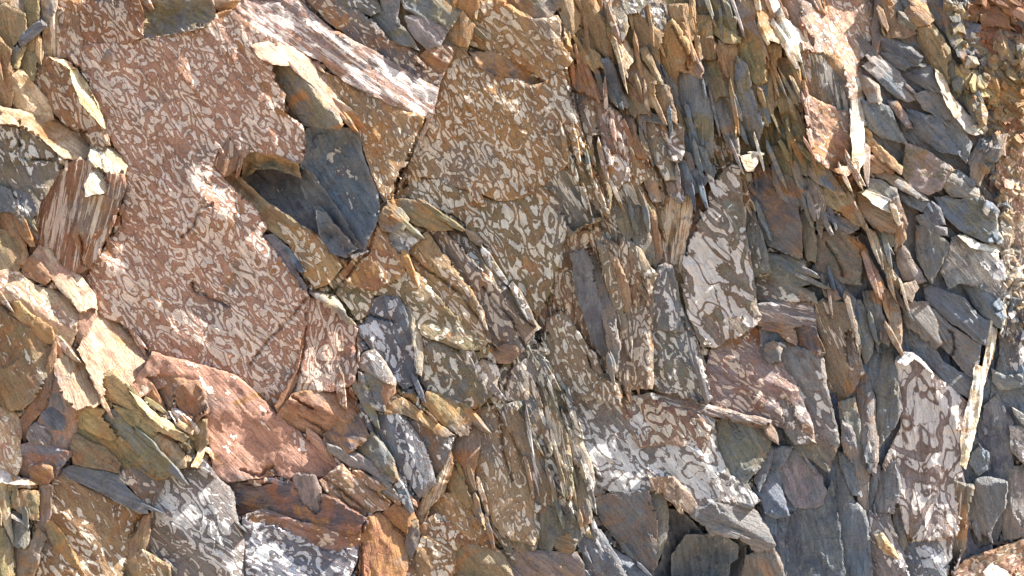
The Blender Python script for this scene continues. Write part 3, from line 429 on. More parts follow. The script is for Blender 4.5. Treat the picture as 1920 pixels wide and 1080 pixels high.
c1|rock_slab|tall brown slab with a broken top and pale right rim|9|-.18,0|br,tn|n,0,85|1450,290 1555,310 1570,360 1555,640 1545,770 1500,700 1470,560 1450,450
c1|rock_slab|mauve-brown slab with a sunlit right flank at the top right of centre|8|-.15,.0|mv,tn|n,0,60|1575,-20 1715,-20 1720,180 1760,290 1700,250 1640,190 1570,110
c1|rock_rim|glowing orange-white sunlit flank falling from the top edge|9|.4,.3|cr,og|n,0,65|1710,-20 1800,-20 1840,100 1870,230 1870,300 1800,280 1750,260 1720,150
c1|rock_slab|ochre slab under the mauve-brown slab with a long crack|9|-.18,-.02|og,ol|n,0,70|1590,180 1640,190 1720,280 1770,370 1770,560 1740,590 1680,560 1650,450 1590,380 1570,310 1600,280
c1|rock_slab|orange-brown slab right of the long crack near the ochre slab|9|-.18,0|tn,og|n,0,85|1770,290 1870,320 1870,640 1830,760 1800,580 1770,560
c1|rock_slab|small cream-white rough stone face catching the light among the splinters|12|.15,.15|cr,tn|w,.3,60|760,265 800,300 830,350 855,340 860,410 820,460 800,540 770,510 745,450 725,350
c1|rock_slab|slim leaning slab with a bright right rim behind the white-faced stone|11|-.2,.05|tn,br|n,0,62|855,400 885,380 930,460 1010,560 1025,600 1000,660 950,600 900,520
c1|rock_slab|upright pointed splinter beside the slim leaning slab|12|-.2,.02|br,ol|n,0,65|895,345 935,330 960,380 1020,500 1060,590 1030,590 960,470 910,400
c1|rock_slab|grey-brown leaning slab under the white-faced stone|9|-.2,0|gr,br|n,0,60|800,545 820,460 850,410 900,530 940,600 880,610 850,580
c1|rock_slab|short slab with a cream corner under the slim leaning slab|9|-.15,.05|br,cr|n,0,60|885,620 950,620 1000,690 980,760 950,730
c1|rock_slab|blunt tan slab with a bright flat top among the splinters|12|-.2,.03|tn,br|n,0,75|1005,590 1090,600 1115,680 1140,780 1150,860 1070,830 1000,740 990,680
c1|rock_slab|large dark blue-grey and ochre slab standing tall in the middle of the splinters|8|-.2,-.03|bl,ol|n,0,85|1165,495 1250,500 1340,590 1380,690 1395,860 1400,1090 1300,1060 1240,960 1220,830 1150,740 1130,650
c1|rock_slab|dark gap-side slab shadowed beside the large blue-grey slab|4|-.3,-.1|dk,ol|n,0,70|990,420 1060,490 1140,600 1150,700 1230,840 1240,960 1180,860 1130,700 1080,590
c1|rock_slab|orange spear-shaped slab wedged above the large blue-grey slab|10|-.1,0|og,rd|n,0,60|1240,350 1290,400 1330,470 1330,560 1290,530 1240,500 1180,485 1220,400
c1|rock_slab|tan slab with a jagged sunlit shelf right of the large blue-grey slab|9|-.18,0|tn,ol|n,0,70|1335,425 1440,430 1470,560 1520,650 1560,780 1570,960 1540,900 1470,800 1400,730 1360,620 1335,540
c1|rock_slab|pale grey-mauve slab with a white right rim leaning below the jagged shelf|11|-.15,.02|mv,gr|n,0,68|1385,730 1440,680 1500,680 1550,790 1580,980 1585,1090 1530,1060 1480,930 1430,820
c1|rock_slab|tall blue-green slab with a snaking pale right rim|10|-.2,-.02|bl,ol|n,0,75|1575,400 1620,440 1650,540 1690,720 1750,860 1720,990 1690,1020 1620,930 1570,850 1560,640
c1|rock_slab|slender olive-brown slab right of the snaking rim|9|-.2,0|ol,tn|n,0,80|1665,565 1720,600 1750,700 1785,820 1790,880 1755,860 1700,740 1680,640
c1|rock_slab|grey pointed splinter between two ochre slabs at the upper right|8|-.2,0|gr,bl|n,0,85|1735,600 1780,585 1790,660 1780,800 1750,700
c1|rock_slab|narrow upright ochre splinter next to the grey pointed one|10|-.15,0|tn,ol|n,0,88|1795,515 1815,540 1825,800 1800,820 1788,700
c1|rock_slab|dark slate blade standing upright left of the white-faced stone|10|-.2,0|dk,bl|n,0,70|635,410 670,405 720,500 760,620 810,720 800,745 740,730 700,640 660,540
c1|rock_slab|olive-brown broad slab below the dark slate blade|8|-.2,0|ol,br|n,0,70|800,560 870,610 930,700 970,790 900,790 820,790 810,680
c1|rock_slab|rust streaked narrow slab left of the dark slate blade|7|-.15,0|rd,tn|n,0,65|465,465 530,480 590,590 650,710 600,690 540,630 480,560
c1|rock_slab|tan square-cut slab above the rust streaked one|7|-.15,0|tn,og|n,0,60|490,370 500,300 560,350 620,400 640,470 560,480 510,440
c1|rock_slab|grey-olive slab pointing down beside the dark slate blade|6|-.2,0|ol,gr|n,0,65|560,470 630,450 670,570 720,680 740,760 690,700 620,600
c1|rock_slab|brown slab at the left end of the splinters with a lit edge|5|-.15,0|br,og|n,0,55|410,330 450,310 500,380 520,450 490,460 440,390
c1|rock_slab|orange ribbed slab heading the brown marked strip|5|-.12,0|og,rd|n,0,70|380,470 450,455 520,560 600,690 640,760 570,680 500,640 410,610
# marked strips below splinters (c1 lower / c2 upper)
c1|rock_slab|long brown strip with pale marks and a rounded blue-white spot|5|-.15,0|tn,gr|v2,.5,72|410,615 500,640 575,690 590,870 620,1100 680,1500 640,1450 560,1110 500,960 450,760
c1|rock_slab|pink-grey slab between long strips under the grey slate blade|6|-.12,0|mv,pk|v2,.45,75|575,690 650,715 690,830 760,1000 840,1150 830,1270 720,1450 690,1280 640,1150 590,900
c1|rock_slab|long rust and grey strip with fine marks right of the pink-grey slab|7|-.15,0|rd,gr|v2,.4,75|650,715 740,790 790,880 850,1020 900,1150 890,1240 820,1120 740,960 690,840
c1|rock_slab|rust banded slab with a grey face under the broad olive slab|7|-.15,0|rd,br|n,0,75|755,820 830,815 870,930 930,1060 960,1160 900,1130 850,1020 790,900
c1|rock_slab|mauve-grey marked slab with a pale right rim below the blunt tan slab|9|-.12,.02|mv,tn|v3,.55,50|865,860 950,840 1040,840 1160,870 1190,900 1195,1080 1160,1140 1100,1100 1000,1040 930,1000 880,950
c1|rock_slab|blue-grey pieces capping the mauve-grey marked slab|10|-.15,.1|bl,gr|n,0,30|900,780 980,790 1060,830 1160,870 1060,870 950,845 905,845
c1|rock_slab|wedge of olive shards filling beneath the large blue-grey slab|7|-.2,0|ol,bl|n,0,75|1200,930 1240,960 1280,1040 1370,1080 1330,1180 1250,1120 1200,1050
# ---- c2 centre right
c2|rock_panel|brown backing rock in the middle with fine stripes under the strips|-2|-.15,-.05|br,ol|v1,.4,70|380,-60 1600,-60 1640,600 1700,1200 300,1200 400,500
c2|rock_slab|striped grey-olive panel with a pale top corner right of the orange face|4|-.1,.02|ol,gr|s,.5,62|200,280 370,155 410,180 480,330 560,420 640,500 590,500 540,560 400,600 350,480 340,380 300,330
c2|rock_slab|orange brown curved lip along the top of the marked brown face|3|-.1,.05|og,br|v2,.4,50|180,300 240,320 320,370 345,450 330,500 250,400 160,360
c2|rock_slab|olive rounded stone with pale rim under the orange face's right corner|6|-.15,.05|ol,bl|w,.2,50|370,20 420,-5 480,60 550,140 540,230 480,160 430,80
c2|rock_slab|long marked brown slab running down between dark cracks|6|-.15,0|tn,ol|v2,.5,65|420,90 500,120 540,240 610,320 650,430 640,500 560,400 480,330 450,220
c2|rock_slab|tall olive slab with vertical stripes between two dark clefts|5|-.18,0|ol,br|s,.3,80|555,-60 620,-60 640,150 690,360 680,500 640,400 600,280 570,140
c2|rock_slab|pale mauve triangle with a deep rust rim pointing down|8|-.08,0|mv,tn|v1,.5,75|640,80 760,80 825,180 780,260 720,360 690,300 650,200
c2|rock_slab|long brown marked slab reaching from the splinters to the ribbed middle|7|-.15,0|tn,br|v1,.45,72|830,100 930,90 1000,200 1040,300 1000,270 920,240 880,280 830,200
c2|rock_slab|striped tan slab curving down below the pale mauve triangle|6|-.12,0|tn,ol|s,.45,60|720,370 830,230 920,330 980,430 1010,520 960,500 900,420 840,430 760,380
c2|rock_slab|grey-olive flat slab set in the brown slabs at centre right|7|-.15,0|gr,ol|n,0,85|835,440 925,440 960,560 990,700 1020,790 1000,850 930,780 860,680 840,560
c2|rock_slab|orange narrow slab right of the grey-olive flat slab|6|-.1,0|og,rd|n,0,88|930,450 1000,510 1030,660 1040,790 1010,850 980,700 950,560
c2|rock_slab|olive upright slab left of the grey-olive flat slab|6|-.15,0|ol,gr|w,.2,80|720,380 790,420 830,480 840,640 800,680 740,560 720,520
c2|rock_slab|small square orange-grey stone in the brown slabs|9|-.12,.02|og,gr|n,0,80|915,250 1005,255 1030,370 1040,400 990,400 960,340
c2|rock_slab|pale grey cube-like slab with brown rim at centre right|9|-.1,.04|mv,gr|w,.3,70|1075,265 1150,260 1195,330 1205,400 1160,410 1100,350
c2|rock_slab|dark slate upright slab between the marked slabs and the blue slabs|9|-.2,-.02|dk,bl|n,0,80|1110,110 1200,120 1270,260 1330,330 1280,380 1210,340 1150,240
c2|rock_slab|mottled brown-cream slab left of the dark slate upright|8|-.12,0|tn,gr|v2,.5,70|900,-60 1080,-60 1110,100 1150,240 1070,250 1030,160 960,80
c2|rock_slab|grey chunky shard with a lit right rim above the tall looped slab|11|-.2,.02|gr,bl|n,0,70|1285,15 1350,40 1380,120 1420,190 1400,230 1340,180 1300,110
c2|rock_slab|blue-grey slab under the grey chunky shard|9|-.2,0|bl,dk|n,0,60|1250,180 1300,160 1370,260 1330,305 1280,270
c2|rock_slab|short grey shard left of the grey chunky shard|9|-.2,0|gr,br|n,0,75|1200,40 1240,60 1270,170 1240,200 1215,140
c2|rock_panel|finely ribbed golden brown rock between the slabs and the looped face|1|-.12,-.02|og,cr|r,.5,98|1050,420 1230,330 1300,330 1340,400 1260,560 1200,740 1180,860 1100,850 1060,640
c2|rock_slab|dark red-brown groove beside the looped face|0|-.2,-.1|rd,br|n,0,100|1290,340 1360,330 1370,420 1300,560 1240,720 1200,850 1180,760 1250,560
c2|rock_panel|tall pale slab with large looping worm marks right of centre|10|-.06,.02|mv,ol|v3,.6,55|1535,135 1590,160 1605,320 1625,560 1660,760 1690,920 1700,1000 1705,1120 1740,1200 1690,1290 1600,1350 1440,1430 1320,1400 1230,1200 1200,1050 1195,850 1200,740 1270,560 1340,420 1400,290 1460,210
c2|rock_slab|grey-green narrow slab flanking the looped face on its right|6|-.2,0|ol,gr|w,.3,85|1635,430 1680,470 1740,640 1780,800 1805,910 1760,920 1700,920 1660,740
c2|rock_slab|dark ochre-speckled ledge at the right foot of the looped face|5|-.15,0|ol,br|w,.25,30|1705,920 1800,900 1900,950 2010,1000 2100,1040 2120,1100 2000,1110 1860,1115 1710,1115
F|rock_slab|small brilliant white-cream stone perched above the looped face|16|.25,.35|wh,cr|n,0,10|1389,292 1408,290 1432,287 1420,305 1412,320 1400,318
c2|rock_slab|narrow brown marked splinters fanning above the cluster of dark blades|6|-.12,0|og,tn|v1,.4,75|560,600 640,640 740,720 800,850 900,990 980,1080 940,1090 880,1000 800,900 700,740 620,660
c2|rock_slab|tapering marked slab right of the fan of brown splinters|5|-.15,0|ol,tn|v1,.4,65|600,500 720,540 790,660 870,700 960,860 1010,920 970,980 900,900 820,790 740,690 640,640
c2|rock_slab|green-grey slab with white vertical patch left of the looped face|7|-.12,0|gr,bl|w,.45,80|1030,860 1080,840 1110,860 1150,1000 1160,1150 1180,1300 1100,1290 1000,1290 980,1150 985,1000
# long dark blades centre bottom of c2 / c3
F|rock_panel|rust and brown rock around the dark upright blades near the centre|0|-.12,-.02|og,br|v1,.45,80|1060,445 1085,435 1120,430 1160,440 1200,470 1225,530 1225,600 1222,700 1222,730 1180,730 1160,712 1140,680 1100,640 1060,600 1040,620 1025,640 1015,620 1030,560 1050,500
F|rock_blade|long dark grey blade with a square head near the centre|6|-.12,0|dk,gr|n,0,82|1074,476 1095,472 1112,500 1125,545 1135,590 1145,640 1148,672 1132,665 1112,640 1100,600 1085,560 1078,520
F|rock_blade|thin black-edged blade next to the long dark grey blade|5|-.15,0|gr,tn|n,0,80|1100,455 1112,450 1125,490 1140,540 1152,600 1160,650 1158,700 1150,690 1140,630 1128,570 1112,510
F|rock_blade|slender tan blade with pale edges right of the black-edged blade|7|-.12,0|tn,ol|v1,.3,80|1118,448 1135,455 1150,500 1165,560 1178,610 1170,640 1160,610 1148,560 1132,500
F|rock_blade|brown ridge blade tapering down beside a dark cleft|8|-.15,0|og,tn|n,0,78|1140,470 1160,490 1175,530 1185,580 1180,620 1170,590 1158,540
F|rock_blade|brown marked blade ending in a pointed foot above the grey-white slope|7|-.12,0|br,tn|v1,.4,82|1185,560 1200,540 1215,580 1222,650 1222,728 1205,722 1182,700 1180,640
F|rock_slab|olive marked slope left of the dark blades below the central crack|4|-.12,0|ol,tn|v1,.5,70|1028,600 1050,585 1068,600 1090,650 1105,690 1140,705 1160,720 1165,760 1120,745 1100,740 1075,755 1050,730 1035,700 1022,660
F|rock_panel|green-grey face with soft white blotches between the blades and the looped face|5|-.1,.0|ol,bl|w,.5,60|1225,540 1240,500 1262,500 1275,560 1290,600 1308,640 1325,690 1332,735 1325,760 1300,755 1260,740 1228,732 1220,690 1222,620
F|rock_slab|grey striped rim curving around the green-grey face|8|.0,0|gr,mv|r,.5,75|1272,580 1285,600 1305,650 1322,700 1333,745 1325,758 1312,720 1298,670 1282,630
F|rock_slab|big brown slab with cream speckled stripes right of the striped rim|6|-.06,.02|rd,mv|v2,.55,40|1335,655 1375,635 1420,610 1450,630 1460,660 1478,700 1500,750 1522,800 1525,825 1500,830 1470,800 1440,790 1400,778 1360,762 1335,745 1322,700
F|rock_slab|mauve layered ledge with thin pale lines under the brown speckled slab|7|.0,.15|mv,rd|r,.4,20|1228,738 1270,738 1330,762 1400,780 1445,790 1440,802 1400,796 1350,780 1300,765 1240,755
F|rock_slab|tan stone face set under the mauve ledge|5|-.12,-.05|ol,gr|n,0,60|1352,785 1390,790 1432,800 1445,815 1440,850 1420,880 1398,902 1370,890 1345,850 1340,820
F|rock_chip|curved ochre chip at the right end of the mauve ledge|10|-.1,.1|og,tn|n,0,60|1432,795 1445,790 1455,810 1460,832 1448,825 1435,815
# ---- grey-white slope lower middle
F|rock_panel|wide grey slope crusted with white lichen, lower middle right|3|-.05,.03|gr,mv|w,.55,50|1065,760 1100,742 1150,745 1225,738 1300,762 1340,785 1345,840 1370,892 1400,905 1425,940 1410,950 1350,945 1310,965 1290,930 1240,915 1200,920 1150,925 1120,910 1100,860 1085,810
F|rock_panel|rust and olive marked apron at the head of the white-crusted slope|5|-.06,.03|tn,rd|v2,.45,60|1160,745 1225,745 1300,770 1335,800 1320,850 1290,840 1250,830 1200,840 1180,800
F|rock_slab|orange striped tongue hanging from the white-crusted slope|8|-.05,-.05|og,mv|v1,.4,60|1222,900 1260,895 1290,925 1312,955 1298,965 1270,945 1240,930 1215,920
F|rock_panel|broad brown and rust face under the lip at lower centre right|2|-.1,-.1|br,gr|n,0,55|1115,935 1150,922 1215,920 1240,930 1252,960 1240,1010 1232,1060 1215,1095 1195,1060 1160,1020 1138,990 1118,960
F|rock_slab|olive grey strip along the right of the brown and rust face|3|-.15,-.1|gr,ol|n,0,95|1215,920 1245,925 1252,960 1248,1010 1230,1060 1235,1000 1225,960
F|rock_panel|dark grey recess face at the bottom right of centre|-7|-.1,-.1|gr,dk|n,0,80|1240,950 1280,960 1320,1000 1360,1000 1400,1020 1390,1095 1215,1095 1240,1050
F|rock_slab|grey curled slab arching over the dark recess|9|-.12,.0|gr,mv|n,0,20|1298,968 1312,955 1350,942 1385,942 1410,955 1435,985 1452,1020 1430,1038 1412,1030 1405,1010 1390,990 1370,984 1355,990 1345,1003 1335,1005 1325,985
F|rock_block|grey stump with a stepped edge inside the dark recess|-4|-.1,0|gr,dk|n,0,85|1290,1005 1320,1005 1355,1005 1382,1025 1380,1045 1368,1055 1360,1095 1262,1095 1262,1040
F|rock_block|brown shaded block at the bottom under the curled slab's end|4|-.2,-.05|br,gr|n,0,70|1400,1045 1425,1035 1450,1030 1465,1060 1470,1095 1390,1095
# ---- ribbed strips lower centre
F|rock_panel|grey-green marked rock below the long central crack|2|-.08,0|ol,gr|v2,.5,65|925,700 950,680 1010,645 1025,660 1040,705 1060,740 1080,790 1100,850 1110,920 1110,990 1090,1010 1050,1000 1010,1000 1005,1030 985,1035 940,1020 900,960 885,900 885,830 890,765 925,762 935,740
F|rock_slab|brown slab with a white streaked rim below the cream triangle|6|-.1,.02|tn,og|v1,.45,70|890,768 930,758 950,790 985,860 1000,920 1010,990 1000,1020 960,1010 930,985 905,930 895,880 900,820 885,790
F|rock_slab|long marked strip just right of the white streaked slab|5|-.15,0|gr,tn|s,.5,75|940,765 965,755 985,800 1010,850 1030,900 1045,950 1040,1000 1022,990 1005,930 985,860 955,800
F|rock_slab|long narrow tan strip with cream edges, lower middle|6|-.12,0|tn,ol|s,.45,78|1000,700 1030,740 1055,790 1068,850 1075,900 1070,940 1055,900 1040,840 1015,780 998,740
F|rock_slab|slim grey strip with a bright right edge before the white-crusted slope|7|-.15,0|gr,cr|s,.5,75|1065,800 1085,820 1105,860 1115,900 1112,920 1100,915 1080,870 1068,830
F|rock_slab|curved olive strip with pale edge falling to the bottom centre|6|-.15,0|ol,tn|s,.35,80|1075,850 1095,900 1105,940 1108,980 1090,985 1080,940 1070,900
F|rock_slab|cream-marked triangle slab left of the long crack's foot|6|-.05,.02|tn,mv|v1,.55,60|935,760 940,720 965,690 1010,655 1022,665 1020,690 1000,720 985,760 960,752
F|rock_block|rusty rounded stone lying on the crack at the centre|9|-.05,.05|og,rd|n,0,20|928,655 945,645 965,648 972,665 958,680 935,680 925,668
F|rock_slab|pale block with a cream face left of the long crack|6|-.05,.02|mv,tn|w,.4,50|888,690 905,675 930,685 938,700 925,735 915,745 905,710
F|rock_blade|thin olive blade standing below the smooth ochre block|6|-.2,0|ol,og|n,0,65|838,880 850,875 872,900 888,935 905,970 915,1000 895,990 870,955 845,920
F|rock_blade|orange-edged sliver leaning next to the thin olive blade|7|-.15,0|og,gr|n,0,70|860,860 875,860 885,900 895,950 910,990 925,1015 912,1010 895,975 875,920
F|rock_slab|reddish folded slab behind the blades below the smooth ochre block|4|-.15,0|rd,br|n,0,80|852,820 880,815 890,780 905,790 895,850 888,900 875,870 850,870 840,850
F|rock_slab|slanting brown cream-ribbed slab over the joint at lower centre|5|-.1,0|br,cr|r,.4,110|800,925 818,905 830,880 845,845 850,870 840,900 825,930 805,950 790,985 780,975 788,945
F|rock_block|brown-orange marked block under the thin olive blade|4|-.1,0|og,tn|v1,.25,60|805,955 830,925 850,925 880,955 900,985 920,1010 880,1005 850,985 820,975
F|rock_block|grey-blue upright block at the bottom centre with a white splash|6|-.15,.02|bl,gr|w,.35,60|1092,1000 1105,985 1125,995 1145,1030 1170,1065 1180,1095 1110,1095 1095,1050
F|rock_block|olive rounded stone framed by cracks at the bottom centre|7|-.1,.02|ol,og|n,0,20|1040,1008 1065,1000 1082,1015 1075,1032 1055,1038 1040,1025
F|rock_panel|tan fan of rock along the bottom centre edge|3|-.08,.02|tn,mv|n,0,40|940,1030 1005,1032 1040,1035 1080,1035 1095,1060 1100,1095 940,1095
F|rock_block|dark ribbed slab with green flanks above the bottom centre stone|4|-.15,0|ol,dk|n,0,85|1012,960 1030,950 1055,960 1085,985 1092,1005 1085,1015 1065,1000 1040,1008 1030,1035 1010,1035
F|rock_slab|grey-blue toe slab pointing into the bottom edge|5|-.1,.05|bl,gr|n,0,45|1145,1025 1175,1045 1215,1075 1225,1095 1180,1095 1165,1060
# ---- d1/d2 upper right
F|rock_panel|sunlit pinkish white slope at the top right of centre|10|.24,.2|pk,cr|v1,.2,60|1440,0 1640,0 1640,40 1632,90 1620,130 1610,200 1605,310 1590,330 1560,320 1530,300 1512,250 1510,150 1500,70 1470,40
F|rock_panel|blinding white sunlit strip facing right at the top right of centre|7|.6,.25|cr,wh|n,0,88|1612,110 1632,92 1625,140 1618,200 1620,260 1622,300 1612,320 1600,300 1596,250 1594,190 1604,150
F|rock_slab|red-brown leaning face between two sunlit edges at the top right|4|-.15,-.1|rd,br|n,0,60|1460,-10 1500,-10 1506,45 1530,78 1525,88 1510,75 1490,50 1465,35
F|rock_slab|grey-green faintly striped face under the pinkish white slope|4|-.12,-.05|ol,gr|s,.35,80|1505,95 1540,98 1580,150 1590,175 1592,205 1570,205 1540,190 1512,175 1508,130
F|rock_panel|warm tan rough face below the faintly striped one|6|.12,.1|og,pk|v1,.25,50|1510,175 1545,195 1592,210 1596,260 1600,310 1560,320 1525,290 1515,240
F|rock_slab|curved rust and olive slab with a crested right edge above the tan face|7|-.15,0|og,br|n,0,60|1535,95 1560,100 1585,120 1590,165 1575,140 1555,120
F|rock_slab|thin orange spearhead left of the striped face|8|-.12,0|og,rd|n,0,80|1492,150 1510,152 1508,185 1500,180
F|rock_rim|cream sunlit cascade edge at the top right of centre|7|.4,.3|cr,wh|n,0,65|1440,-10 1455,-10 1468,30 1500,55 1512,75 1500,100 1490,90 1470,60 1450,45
F|rock_slab|ochre pair of fins left of the striped face|8|-.15,0|og,ol|n,0,82|1455,110 1475,110 1492,150 1500,190 1490,190 1470,160 1460,140
F|rock_slab|ochre slab with a dark cracked lower edge above the bright perched stone|8|-.2,0|og,ol|n,0,70|1470,210 1490,200 1502,225 1512,260 1508,285 1490,270 1465,245
F|rock_slab|tan standing slab left of the ochre cracked one|9|-.2,0|tn,ol|n,0,85|1458,145 1475,150 1478,180 1480,205 1465,215 1456,190
F|rock_slab|small tan fin with a sunlit right side beside the thin spearhead|10|-.1,0|tn,yl|n,0,85|1478,160 1495,162 1500,190 1485,195 1478,180
# right of white strip: dark grey slabs
F|rock_panel|shaded grey backing rock behind the stacked slabs at the right|-3|-.15,-.05|gr,br|n,0,55|1625,0 1800,0 1820,120 1860,250 1880,400 1880,600 1850,700 1800,800 1640,760 1600,500 1640,330 1625,200
F|rock_slab|brown smooth wedge at the top edge right of the narrow dark gap|4|-.15,0|br,tn|n,0,70|1655,-10 1670,-10 1680,35 1695,52 1722,62 1700,68 1665,70 1652,55
F|rock_slab|thin dark fin lining the narrow gap at the top right|5|-.2,0|dk,br|n,0,95|1642,-10 1655,-10 1650,60 1645,105 1638,100 1636,60
F|rock_block|rust-orange rounded block at the top right|6|-.1,.03|og,br|n,0,45|1697,20 1715,0 1735,10 1750,35 1740,48 1720,48 1705,35
F|rock_block|olive stone beneath the rust-orange rounded block|5|-.15,0|ol,gr|n,0,45|1684,22 1697,25 1722,50 1715,56 1695,50 1685,40
F|rock_slab|large olive-tan leaning slab with sunlit edge at the top right|7|-.2,0|ol,tn|n,0,60|1722,52 1748,48 1765,70 1778,92 1782,130 1778,180 1755,150 1732,100 1724,75
F|rock_slab|dark olive slab falling from the top edge at the right|5|-.2,-.05|ol,dk|n,0,70|1735,-10 1785,-10 1795,40 1808,90 1815,110 1795,100 1775,60 1750,35
F|rock_slab|charcoal slab with a sunlit jagged top right of the white strip|6|-.2,.05|dk,gr|n,0,30|1650,65 1680,78 1708,90 1728,108 1720,120 1690,110 1665,98 1652,85
F|rock_slab|dark rounded slab under the charcoal jagged one|7|-.2,0|dk,gr|n,0,30|1655,98 1690,105 1715,118 1735,122 1725,135 1700,135 1690,130 1670,122
F|rock_slab|dark grey tongue with a scalloped end right of the rounded slab|7|-.2,0|gr,dk|n,0,40|1692,130 1715,122 1745,125 1755,150 1762,175 1735,168 1715,152 1695,140
F|rock_slab|pointed brown-grey slab with a pale blue flank, right of the white strip|8|-.15,0|mv,bl|n,0,45|1620,125 1638,108 1658,112 1685,140 1705,165 1718,185 1705,188 1685,182 1660,160 1640,140
F|rock_slab|wine-brown slab with a white lit corner against the white strip|10|-.1,.03|br,wh|n,0,60|1614,142 1630,145 1648,160 1652,190 1648,200 1630,190 1618,165
F|rock_slab|grey rounded slab with a long sunlit flank, right|9|-.15,0|gr,mv|n,0,45|1716,180 1740,170 1765,175 1780,200 1800,225 1812,248 1790,240 1765,215 1735,205
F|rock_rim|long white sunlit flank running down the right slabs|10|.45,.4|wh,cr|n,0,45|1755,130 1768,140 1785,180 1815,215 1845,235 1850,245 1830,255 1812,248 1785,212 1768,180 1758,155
F|rock_slab|blue-grey square slab beside the foot of the white strip|8|-.15,0|gr,bl|n,0,55|1618,190 1640,192 1665,200 1680,235 1700,270 1680,262 1650,255 1630,240
F|rock_slab|brown-edged long slab above the blue-grey hollow|10|-.15,0|br,bl|n,0,60|1665,190 1680,188 1700,215 1712,240 1700,240 1685,220
F|rock_slab|wide wavy grey-blue slab in the middle of the right slabs|8|-.15,0|gr,bl|n,0,45|1700,205 1725,215 1760,222 1775,245 1795,275 1800,290 1770,285 1735,262 1710,245
F|rock_slab|steel-blue slab with a wavy bright rim near the right rubble|10|-.15,0|bl,gr|n,0,55|1768,230 1780,222 1808,245 1820,270 1812,305 1800,290 1780,260
F|rock_slab|orange slab edging the foot of the white strip|9|-.1,.05|og,yl|n,0,55|1620,242 1635,260 1665,290 1690,312 1688,325 1665,312 1640,290 1622,265
F|rock_slab|square red-brown slab below the orange edging slab|8|-.1,0|rd,tn|n,0,40|1630,293 1645,292 1670,310 1675,325 1655,325 1632,325
F|rock_panel|large grey-brown flat slab with a straight upper edge, right|11|-.15,.0|mv,ol|n,0,35|1698,268 1712,272 1750,290 1790,318 1775,330 1765,355 1740,365 1710,350 1690,325 1695,300
F|rock_slab|grey slab with a pointed corner under the large flat slab's right end|11|-.12,0|gr,tn|n,0,30|1765,345 1780,325 1800,330 1830,350 1840,372 1810,368 1785,365
F|rock_slab|blue-grey slab with a pale corner near the right rubble|9|-.12,.05|bl,gr|n,0,45|1780,322 1795,318 1830,345 1822,350 1795,335
F|rock_slab|pale jointed column of blocks at the edge of the right rubble|7|-.05,.05|tn,bl|n,0,110|1815,300 1840,262 1862,270 1850,310 1835,345 1820,335 1822,310
F|rock_slab|ochre slab with a yellow sunlit face at the right above the rubble|8|.0,.05|yl,ol|n,0,60|1790,120 1805,125 1835,160 1842,170 1830,180 1815,170 1795,145
F|rock_slab|olive slab under the yellow sunlit face, right|7|-.18,0|ol,dk|n,0,60|1795,148 1815,172 1835,182 1838,215 1830,228 1812,200 1798,185
F|rock_slab|olive leaning prism beside the long white flank|6|-.18,0|ol,gr|n,0,55|1776,100 1790,118 1795,150 1798,180 1790,185 1778,170
F|rock_block|rounded brown block with rust underside at the top right corner|5|-.1,.02|br,rd|n,0,30|1840,15 1870,12 1890,25 1892,52 1870,48 1845,48 1835,30
F|rock_panel|reddish shaded pocket under the rounded brown block|1|-.1,-.05|rd,gr|n,0,45|1835,45 1870,50 1892,55 1905,75 1870,80 1840,82
F|rock_block|ochre layered stones at the right edge above the rubble|4|-.1,0|og,tn|n,0,30|1870,155 1930,150 1930,200 1895,205 1868,185
F|rock_block|tan crumbly block at the right edge below the layered stones|4|-.08,0|tn,rd|n,0,50|1865,190 1895,205 1930,210 1930,260 1890,250 1868,225
F|rock_block|olive stone with a curved top at the upper right edge|6|-.1,0|ol,tn|n,0,40|1885,135 1905,118 1930,120 1930,152 1895,155
# ---- d2
F|rock_slab|large dark grey slab at the right of the looped face|6|-.2,-.03|dk,br|n,0,45|1420,300 1450,320 1455,360 1490,380 1500,420 1502,480 1465,470 1440,420 1425,385 1420,340
F|rock_slab|brown-edged olive slab with a pointed top, beside the perched white stone|8|-.2,0|ol,br|n,0,60|1437,275 1460,275 1478,300 1490,330 1475,322 1455,315 1445,300
F|rock_slab|tan slab with a jagged lit top leaning over the dark grey slab|9|-.18,0|tn,gr|n,0,65|1447,308 1475,325 1500,338 1508,370 1515,385 1502,390 1465,370 1452,345
F|rock_slab|grey leaning slab with a sunlit right side above the cube-cornered stone|9|-.15,0|gr,ol|n,0,60|1470,270 1490,280 1510,300 1512,330 1490,320 1478,295
F|rock_slab|grey-blue slab with a pale top edge left of the orange sunlit step|9|-.15,.02|bl,tn|n,0,60|1510,302 1530,315 1542,330 1545,350 1525,335 1512,325
F|rock_slab|narrow jointed slab with pale knots, upper right|9|-.15,0|mv,ol|w,.2,75|1505,335 1525,335 1545,360 1548,400 1538,450 1528,400 1520,370 1505,350
F|rock_panel|big slate slab with an olive lower half in the right middle|5|-.2,-.02|gr,ol|n,0,45|1418,385 1455,390 1500,410 1505,470 1500,485 1460,470 1440,460 1425,430
F|rock_slab|olive lower slab under the big slate slab|7|-.2,0|ol,gr|n,0,30|1440,478 1480,482 1512,490 1520,530 1490,535 1450,520 1443,500
F|rock_slab|tall narrow olive-brown slab between dark cracks, right middle|8|-.15,0|ol,br|n,0,88|1502,395 1520,400 1530,450 1528,490 1515,485 1505,440
F|rock_panel|large brown and purple slab with a thin wavy crack, right middle|8|-.18,0|br,ol|n,0,50|1530,440 1565,425 1590,440 1612,462 1616,500 1615,535 1580,530 1530,505 1528,480
F|rock_slab|charcoal sliver roofing the brown and purple slab|10|-.15,.03|gr,mv|n,0,30|1558,403 1580,408 1612,422 1610,430 1590,438 1570,425
